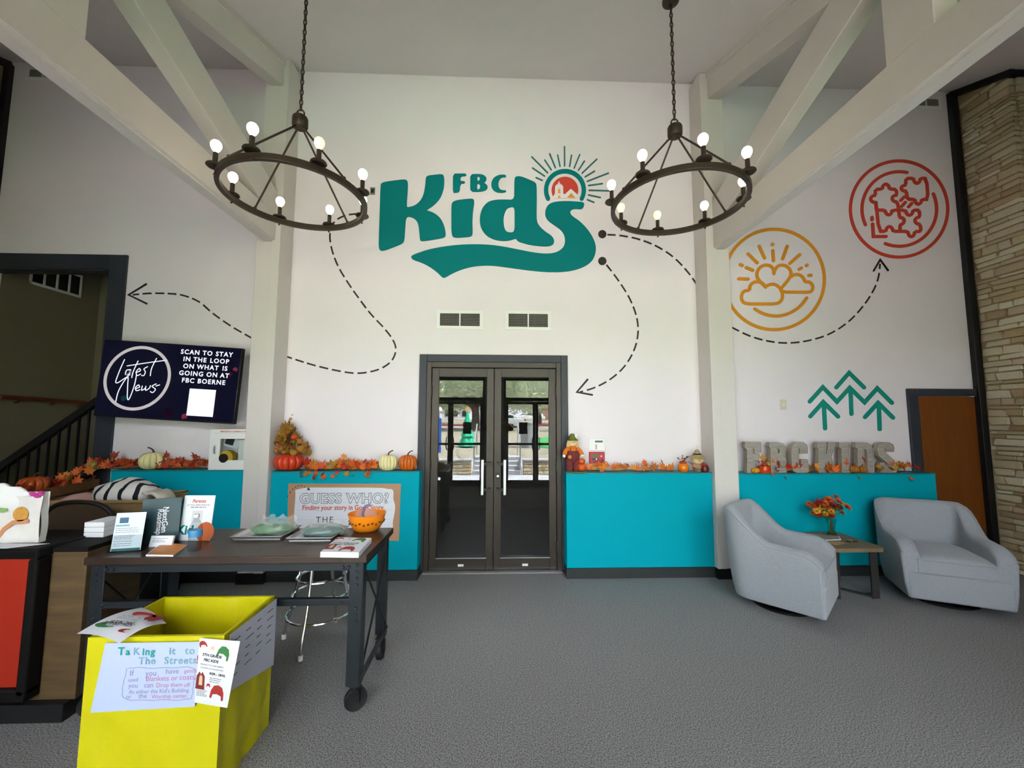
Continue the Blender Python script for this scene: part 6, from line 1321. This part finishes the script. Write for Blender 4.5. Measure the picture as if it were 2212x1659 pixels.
# retaining wall of stone blocks either side of the steps
rs = random.Random(2)
for sx, lab in ((-1, 'low limestone retaining wall by the steps toward the desk end'), (1, 'low limestone retaining wall by the steps toward the armchair end')):
    x0, x1 = sorted((sx * .75, sx * 7))
    w_ = thing('retaining_wall', lab, 'wall', ((x0 + x1) / 2, -3.15, 0), kind='structure')
    MB().box(x0, x1, -3.25, -3.06, -.01, .38).build('core', MORTAR, w_); MB().box(x0 - .02, x1 + .02, -3.29, -3.0, .38, .43).build('coping', CONC, w_)
    z = 0
    for h in (.095, .09, .1, .09):
        x = .76
        while x < 3.2:
            ww = rs.uniform(.1, .26); inst(SM[rs.randrange(6)], 'stone', w_, (sx * (x + ww / 2), -3.05, z + h / 2), (0, 0, 0), (ww - .012, .07, h - .01)); x += ww
        z += h
sp = thing('entry_steps', 'concrete steps climbing through the retaining wall', 'steps', (0, -3.6, 0), kind='structure')
for k in range(4): MB().box(-.72, .72, -3.3 - .3 * k - (.0 if k < 3 else .25), -3.0 - .3 * k, -.01, .105 * (k + 1)).build('step', CONC, sp)
for sx, lab in ((-.66, 'steel stair handrail toward the desk end'), (.66, 'steel stair handrail toward the armchair end')):
    o = thing('step_handrail', lab, 'handrail', (sx, -3.6, 0))
    MB().tube(catmull([(sx, -2.9, .02), (sx, -2.9, .85), (sx, -3.05, .95), (sx, -4.25, 1.35), (sx, -4.4, 1.33), (sx, -4.42, .42)], 4), .02, 8).build('rail', ALU, o)
# green turf mound, fence, bin, post, cloth tree
m = MB().ball((4.2, -8.5, .42), 3.2, 3.0, .55, 28, 12); tag(m.build('lawn_mound', TURF), 'bright green turf mound behind the fence', 'lawn', kind='structure')
o = thing('metal_fence', 'black picket fence beside the turf mound', 'fence', (4, -4.9, .4))
for z in (.55, 1.25): MB().box(1.75, 7, -4.92, -4.88, z, z + .03).build('rail', BLACK, o)
for k in range(44): MB().box(1.76 + .12 * k, 1.775 + .12 * k, -4.91, -4.89, .42, 1.4).build('picket', BLACK, o)
o = thing('utility_drum', 'grey ribbed utility drum beside the steps', 'drum', (1.2, -7.0, .5)); MB().lathe([(0, 0), (.3, 0), (.3, .98), (.26, 1.0), (0, 1.02)], 30, (1.2, -7.0, .45), rib=lambda t: 1 + .012 * math.cos(15 * t)).build('drum_body', mat('drum grey', rgb(150, 156, 156), .5), o); MB().lathe([(.31, .95), (.31, 1.0), (0, 1.03)], 30, (1.2, -7.0, .45)).build('drum_lid', ALU, o)
o = thing('banner_post', 'blue banner post with a round lamp on the bank', 'post', (-1.98, -5.2, .44)); MB().box(-2.06, -1.92, -5.24, -5.16, .43, 1.62).build('banner', mat('banner blue', rgb(40, 96, 190), .6), o); MB().ball((-1.99, -5.2, 1.9), .1).build('lamp_globe', WHITEP, o); MB().tube([(-1.99, -5.2, 1.6), (-1.99, -5.2, 1.85)], .02, 8).build('pole', ALU, o)
o = thing('cloth_tree', 'green fabric holiday tree with a gold star on the bank', 'decoration', (-1.17, -7.1, .5)); CT = mat('emerald cloth', rgb(14, 176, 130), .6)
for z, r, h in ((.05, .36, .62), (.42, .26, .55), (.8, .16, .6)):
    MB().lathe([(r, z), (r * .72, z + h * .35), (r * .4, z + h * .7), (.02, z + h)], 40, (-1.17, -7.1, .5), rib=lambda t: 1 + .09 * math.cos(7 * t)).build('tier', CT, o)
st_ = [((.13 if k % 2 == 0 else .055) * math.sin(k * PI / 5), (.13 if k % 2 == 0 else .055) * math.cos(k * PI / 5)) for k in range(10)]
MB().prism([st_], .03, lambda u, v, d: (-1.17 + u, -7.085 - d, 1.98 + v)).build('star', mat('gold star', rgb(236, 190, 90), .5), o)
# cars on the street
CARG = mat('car glass', rgb(30, 36, 42), .1); TYRE = mat('tyre', rgb(22, 22, 22), .8)
def car(x, y, z, m_, lab, suv):
    o = thing('car', lab, 'car', (x, y, z), group='parked cars')
    L2 = 2.2; h = 1.62 if suv else 1.38
    low = [(-L2, .35), (-L2, .78), (-1.3, .92), (1.7, .92), (L2, .8), (L2, .35)]
    MB().prism([low], 1.74, lambda u, v, d: (x + u, y + .87 - d, z + v)).build('lower_body', m_, o, bevel=.06, seg=3)
    cab = [(-1.25, .9), (-.6, h - .02), (.2, h), (1.1 if not suv else 1.7, h - .06), (1.75 if not suv else 2.0, .9)]
    c_ = MB().prism([cab], 1.5, lambda u, v, d: (x + u, y + .75 - d, z + v)).build('cabin', m_, o, bevel=.05, seg=2)
    for s in (.756, -.756):
        for a, b in (((-1.0, .95), (-.05, .95)), ((.05, .95), (1.2, .95))):
            tp = [a, b, (b[0] - (.12 if b[0] > 0.5 else .0), h - .14), (a[0] + (.48 if a[0] < -.5 else 0), h - .14)]
            MB().prism([tp], .01, lambda u, v, d: (x + u, y + s - .005 + d, z + v)).build('window', CARG, c_)
    for dx in (-1.35, 1.35):
        for s in (.76, -.76): w0 = MB().lathe([(0, -.1), (.2, -.1), (.31, -.1), (.33, -.06), (.33, .06), (.31, .1), (.2, .1), (0, .1)], 24, (x + dx, y + s, z + .33), (0, 1, 0)).build('wheel', TYRE, o); MB().lathe([(0, -.105), (.19, -.105), (.19, .105), (0, .105)], 18, (x + dx, y + s, z + .33), (0, 1, 0)).build('rim', ALU, w0)
car(.45, -33, .72, mat('silver car paint', rgb(214, 218, 222), .3, .2), 'silver sedan on the drive straight behind the entrance', False)
car(5.8, -61, 1.22, mat('white car paint', rgb(236, 238, 240), .3), 'white tall car parked far across the grass', True)
car(.6, -60, 1.2, mat('grey car paint', rgb(96, 100, 106), .3, .3), 'dark grey car parked far across the grass', False)
o = thing('house', 'white clapboard house beyond the street', 'house', (-9, -80, 1.4)); MB().box(-12, -6, -84, -80, 1.2, 4.1).build('walls', mat('house white', rgb(232, 232, 228), .7), o); MB().prism([[(-12.3, 4.1), (-5.7, 4.1), (-9, 5.9)]], 4.6, lambda u, v, d: (u, -79.7 - d, v)).build('roof', mat('house roof', rgb(120, 108, 98), .9), o)
for x in (-10.8, -9.0, -7.2): f_ = MB().box(x - .5, x + .5, -80.0, -79.95, 2.0, 3.4).build('window', WHITEP, o); MB().box(x - .42, x + .42, -79.96, -79.93, 2.08, 3.32).build('pane', CARG, f_)
o = thing('brick_house', 'tan brick house roof beyond the fence', 'house', (14, -82, 1.4)); MB().box(10, 18, -86, -82, 1.2, 3.9).build('walls', mat('tan brick', rgb(196, 160, 136), .8), o); MB().prism([[(9.6, 3.9), (18.4, 3.9), (14, 5.9)]], 4.8, lambda u, v, d: (u, -81.6 - d, v)).build('roof', mat('tan roof', rgb(190, 156, 130), .9), o)
# live oaks: trunk, limbs and thousands of leaf cards
OAK = mat('oak leaf', rgb(205, 216, 190), .7, var=.35, vscale=.9); BARK = mat('oak bark', rgb(92, 80, 68), .95, var=.2, vscale=10)
def oak(x, y, z, R, hgt, seed, lab):
    r = random.Random(seed); o = thing('oak_tree', lab, 'tree', (x, y, z), group='oaks across the bank')
    tr_ = MB().tube(catmull([(x, y, z - .2), (x + .1, y, z + 1.2), (x - .1, y, z + hgt * .35)], 4), [.42, .4, .36, .33, .32, .3, .3, .28, .26], 12); tr_.build('trunk', BARK, o)
    for k in range(7): a = k * .9 + seed; MB().tube(catmull([(x, y, z + hgt * .3), (x + R * .3 * math.cos(a), y + R * .3 * math.sin(a), z + hgt * .45), (x + R * .65 * math.cos(a), y + R * .65 * math.sin(a), z + hgt * (.5 + .2 * r.random()))], 4), [.2, .18, .16, .14, .12, .1, .08, .06, .04], 8).build('limb', BARK, o)
    vs = []; fs = []; cl = [(x + R * r.uniform(-.85, .85), y + R * r.uniform(-.7, .7), z + hgt * r.uniform(.36, 1.0)) for _ in range(80)]
    for c in cl:
        cr_ = R * r.uniform(.22, .36)
        for _ in range(420):
            d = Vector((r.gauss(0, 1), r.gauss(0, 1), r.gauss(0, 1))).normalized() * cr_ * r.uniform(.65, 1.0); d.z *= .7; p = Vector(c) + d; s = r.uniform(.08, .16)
            a = Vector((r.uniform(-1, 1), r.uniform(-1, 1), r.uniform(-.6, .6))).normalized(); b2 = a.orthogonal().normalized(); n0 = len(vs)
            vs += [p - a * s, p + b2 * s * .5, p + a * s, p - b2 * s * .5]; fs.append((n0, n0 + 1, n0 + 2, n0 + 3))
    me = bpy.data.meshes.new('foliage'); me.from_pydata([tuple(v - Vector((x, y, z))) for v in vs], [], fs); me.materials.append(OAK)
    q = bpy.data.objects.new('foliage', me); COL.objects.link(q); q.parent = o; q['kind'] = 'stuff'
oak(-1.9, -25.5, .65, 6.0, 6.4, 2, 'broad live oak on the bank straight behind the entrance')
oak(-16.6, -25.5, .65, 6.0, 6.4, 1, 'broad live oak on the bank toward the desk end')
oak(12.8, -25.5, .65, 6.0, 6.4, 3, 'broad live oak on the bank toward the armchair end')
oak(5.4, -45, .92, 6.0, 7.4, 4, 'broad live oak beyond the drive toward the armchair end')
oak(-9.3, -45, .92, 6.0, 7.4, 5, 'broad live oak beyond the drive toward the desk end')

# ------------------------------------------------------------------ the photographer, seen in the door glass
def person():
    o = thing('person', 'person in dark clothes raising a phone to take the photo', 'person', (0, -.36, 0))
    J = {'pel': ((0, -.38, .93), .135, .1), 'wai': ((0, -.38, 1.08), .13, .095), 'che': ((0, -.37, 1.28), .155, .105), 'nb': ((0, -.37, 1.43), .085, .075), 'nk': ((0, -.355, 1.5), .055, .055)}
    E_ = [('pel', 'wai'), ('wai', 'che'), ('che', 'nb'), ('nb', 'nk')]
    J.update(h1=((0, -.345, 1.57), .07, .08), h2=((0, -.335, 1.64), .08, .095), h3=((0, -.345, 1.72), .06, .075)); E_ += [('nk', 'h1'), ('h1', 'h2'), ('h2', 'h3')]
    for s, k in ((-1, 'l'), (1, 'r')):
        J[k + 's'] = ((s * .17, -.37, 1.4), .06, .06); J[k + 'e'] = ((s * .345, -.26, 1.36), .05, .05); J[k + 'w'] = ((s * .135, -.08, 1.55), .029, .026); J[k + 'p'] = ((s * .1, -.05, 1.585), .03, .018)
        E_ += [('nb', k + 's'), (k + 's', k + 'e'), (k + 'e', k + 'w'), (k + 'w', k + 'p')]
        for f, (dz, ln) in enumerate(((.03, .05), (.01, .056), (-.01, .052), (-.028, .042))):
            J[f'{k}f{f}a'] = ((s * .092, -.036, 1.59 + dz * .8), .0095, .0095); J[f'{k}f{f}b'] = ((s * (.092 - ln * .5), -.026, 1.6 + dz), .009, .009); J[f'{k}f{f}c'] = ((s * (.092 - ln), -.03, 1.602 + dz), .008, .008)
            E_ += [(k + 'p', f'{k}f{f}a'), (f'{k}f{f}a', f'{k}f{f}b'), (f'{k}f{f}b', f'{k}f{f}c')]
        J[k + 't1'] = ((s * .085, -.055, 1.565), .011, .011); J[k + 't2'] = ((s * .058, -.042, 1.568), .009, .009); E_ += [(k + 'p', k + 't1'), (k + 't1', k + 't2')]
        J[k + 'h'] = ((s * .095, -.38, .88), .095, .095); J[k + 'k'] = ((s * .11, -.37, .5), .062, .062); J[k + 'a'] = ((s * .115, -.39, .1), .042, .045); J[k + 'o'] = ((s * .12, -.27, .045), .042, .035)
        E_ += [('pel', k + 'h'), (k + 'h', k + 'k'), (k + 'k', k + 'a'), (k + 'a', k + 'o')]
    names = list(J); me = bpy.data.meshes.new('body'); me.from_pydata([Vector(J[n][0]) - Vector((0, -.36, 0)) for n in names], [(names.index(a), names.index(b)) for a, b in E_], [])
    b = bpy.data.objects.new('body', me); COL.objects.link(b); b.parent = o
    sk = b.modifiers.new('skin', 'SKIN'); sk.use_smooth_shade = True
    for i, n in enumerate(names): me.skin_vertices[0].data[i].radius = J[n][1:]; me.skin_vertices[0].data[i].use_root = n == 'pel'
    sb = b.modifiers.new('sub', 'SUBSURF'); sb.levels = 2; sb.render_levels = 2
    dg = bpy.context.evaluated_depsgraph_get(); dg.update(); m2 = bpy.data.meshes.new_from_object(b.evaluated_get(dg)); b.modifiers.clear(); b.data = m2
    m2.materials.clear()
    for m_ in (mat('black shirt', rgb(20, 20, 22), .9), mat('dark jeans', rgb(28, 32, 44), .9), mat('skin', rgb(196, 146, 120), .6), mat('black shoes', rgb(18, 18, 18), .6)): m2.materials.append(m_)
    for p in m2.polygons:
        c = p.center + Vector((0, -.36, 0)); p.material_index = 3 if c.z < .11 else 1 if c.z < .97 else 2 if (c.z > 1.49 and abs(c.x) < .12 and c.y < -.2) or (c.y > -.16) else 0
    m2.shade_smooth()
    SK = mat('skin', (0, 0, 0)); hz = MB().ball((0, -.352, 1.685), .088, .1, .092, 20, 12); hz.v = [v for v in hz.v]; hz.v = [(v[0], min(v[1], -.3 + (v[2] - 1.69) * .4), max(v[2], 1.6)) for v in hz.v]; hz.build('hair', mat('dark hair', rgb(40, 30, 24), .8), o)
    fc_ = MB().lathe([(.0, 0), (.012, .004), (.008, .02), (0, .03)], 10, (0, -.245, 1.63), (0, .5, .6)); fc_.build('nose', SK, o)
    for s in (-1, 1): MB().ball((s * .03, -.252, 1.655), .01, n=8, m=6).build('eye', INK, o); MB().ball((s * .082, -.335, 1.63), .012, .02, .03, 8, 6).build('ear', SK, o)
    MB().ball((0, -.252, 1.59), .022, .006, .006, 10, 5).build('mouth', mat('lips', rgb(150, 84, 76), .6), o)
person()
o = thing('phone', 'dark phone held up by the person', 'phone', (0, -.014, 1.6))
MB().box(-.075, .075, -.018, -.010, 1.564, 1.636).build('phone_body', BLACK, o, bevel=.003); MB().box(-.072, .072, -.0195, -.018, 1.567, 1.633).build('phone_screen', mat('phone screen', rgb(60, 66, 76), .2), o)
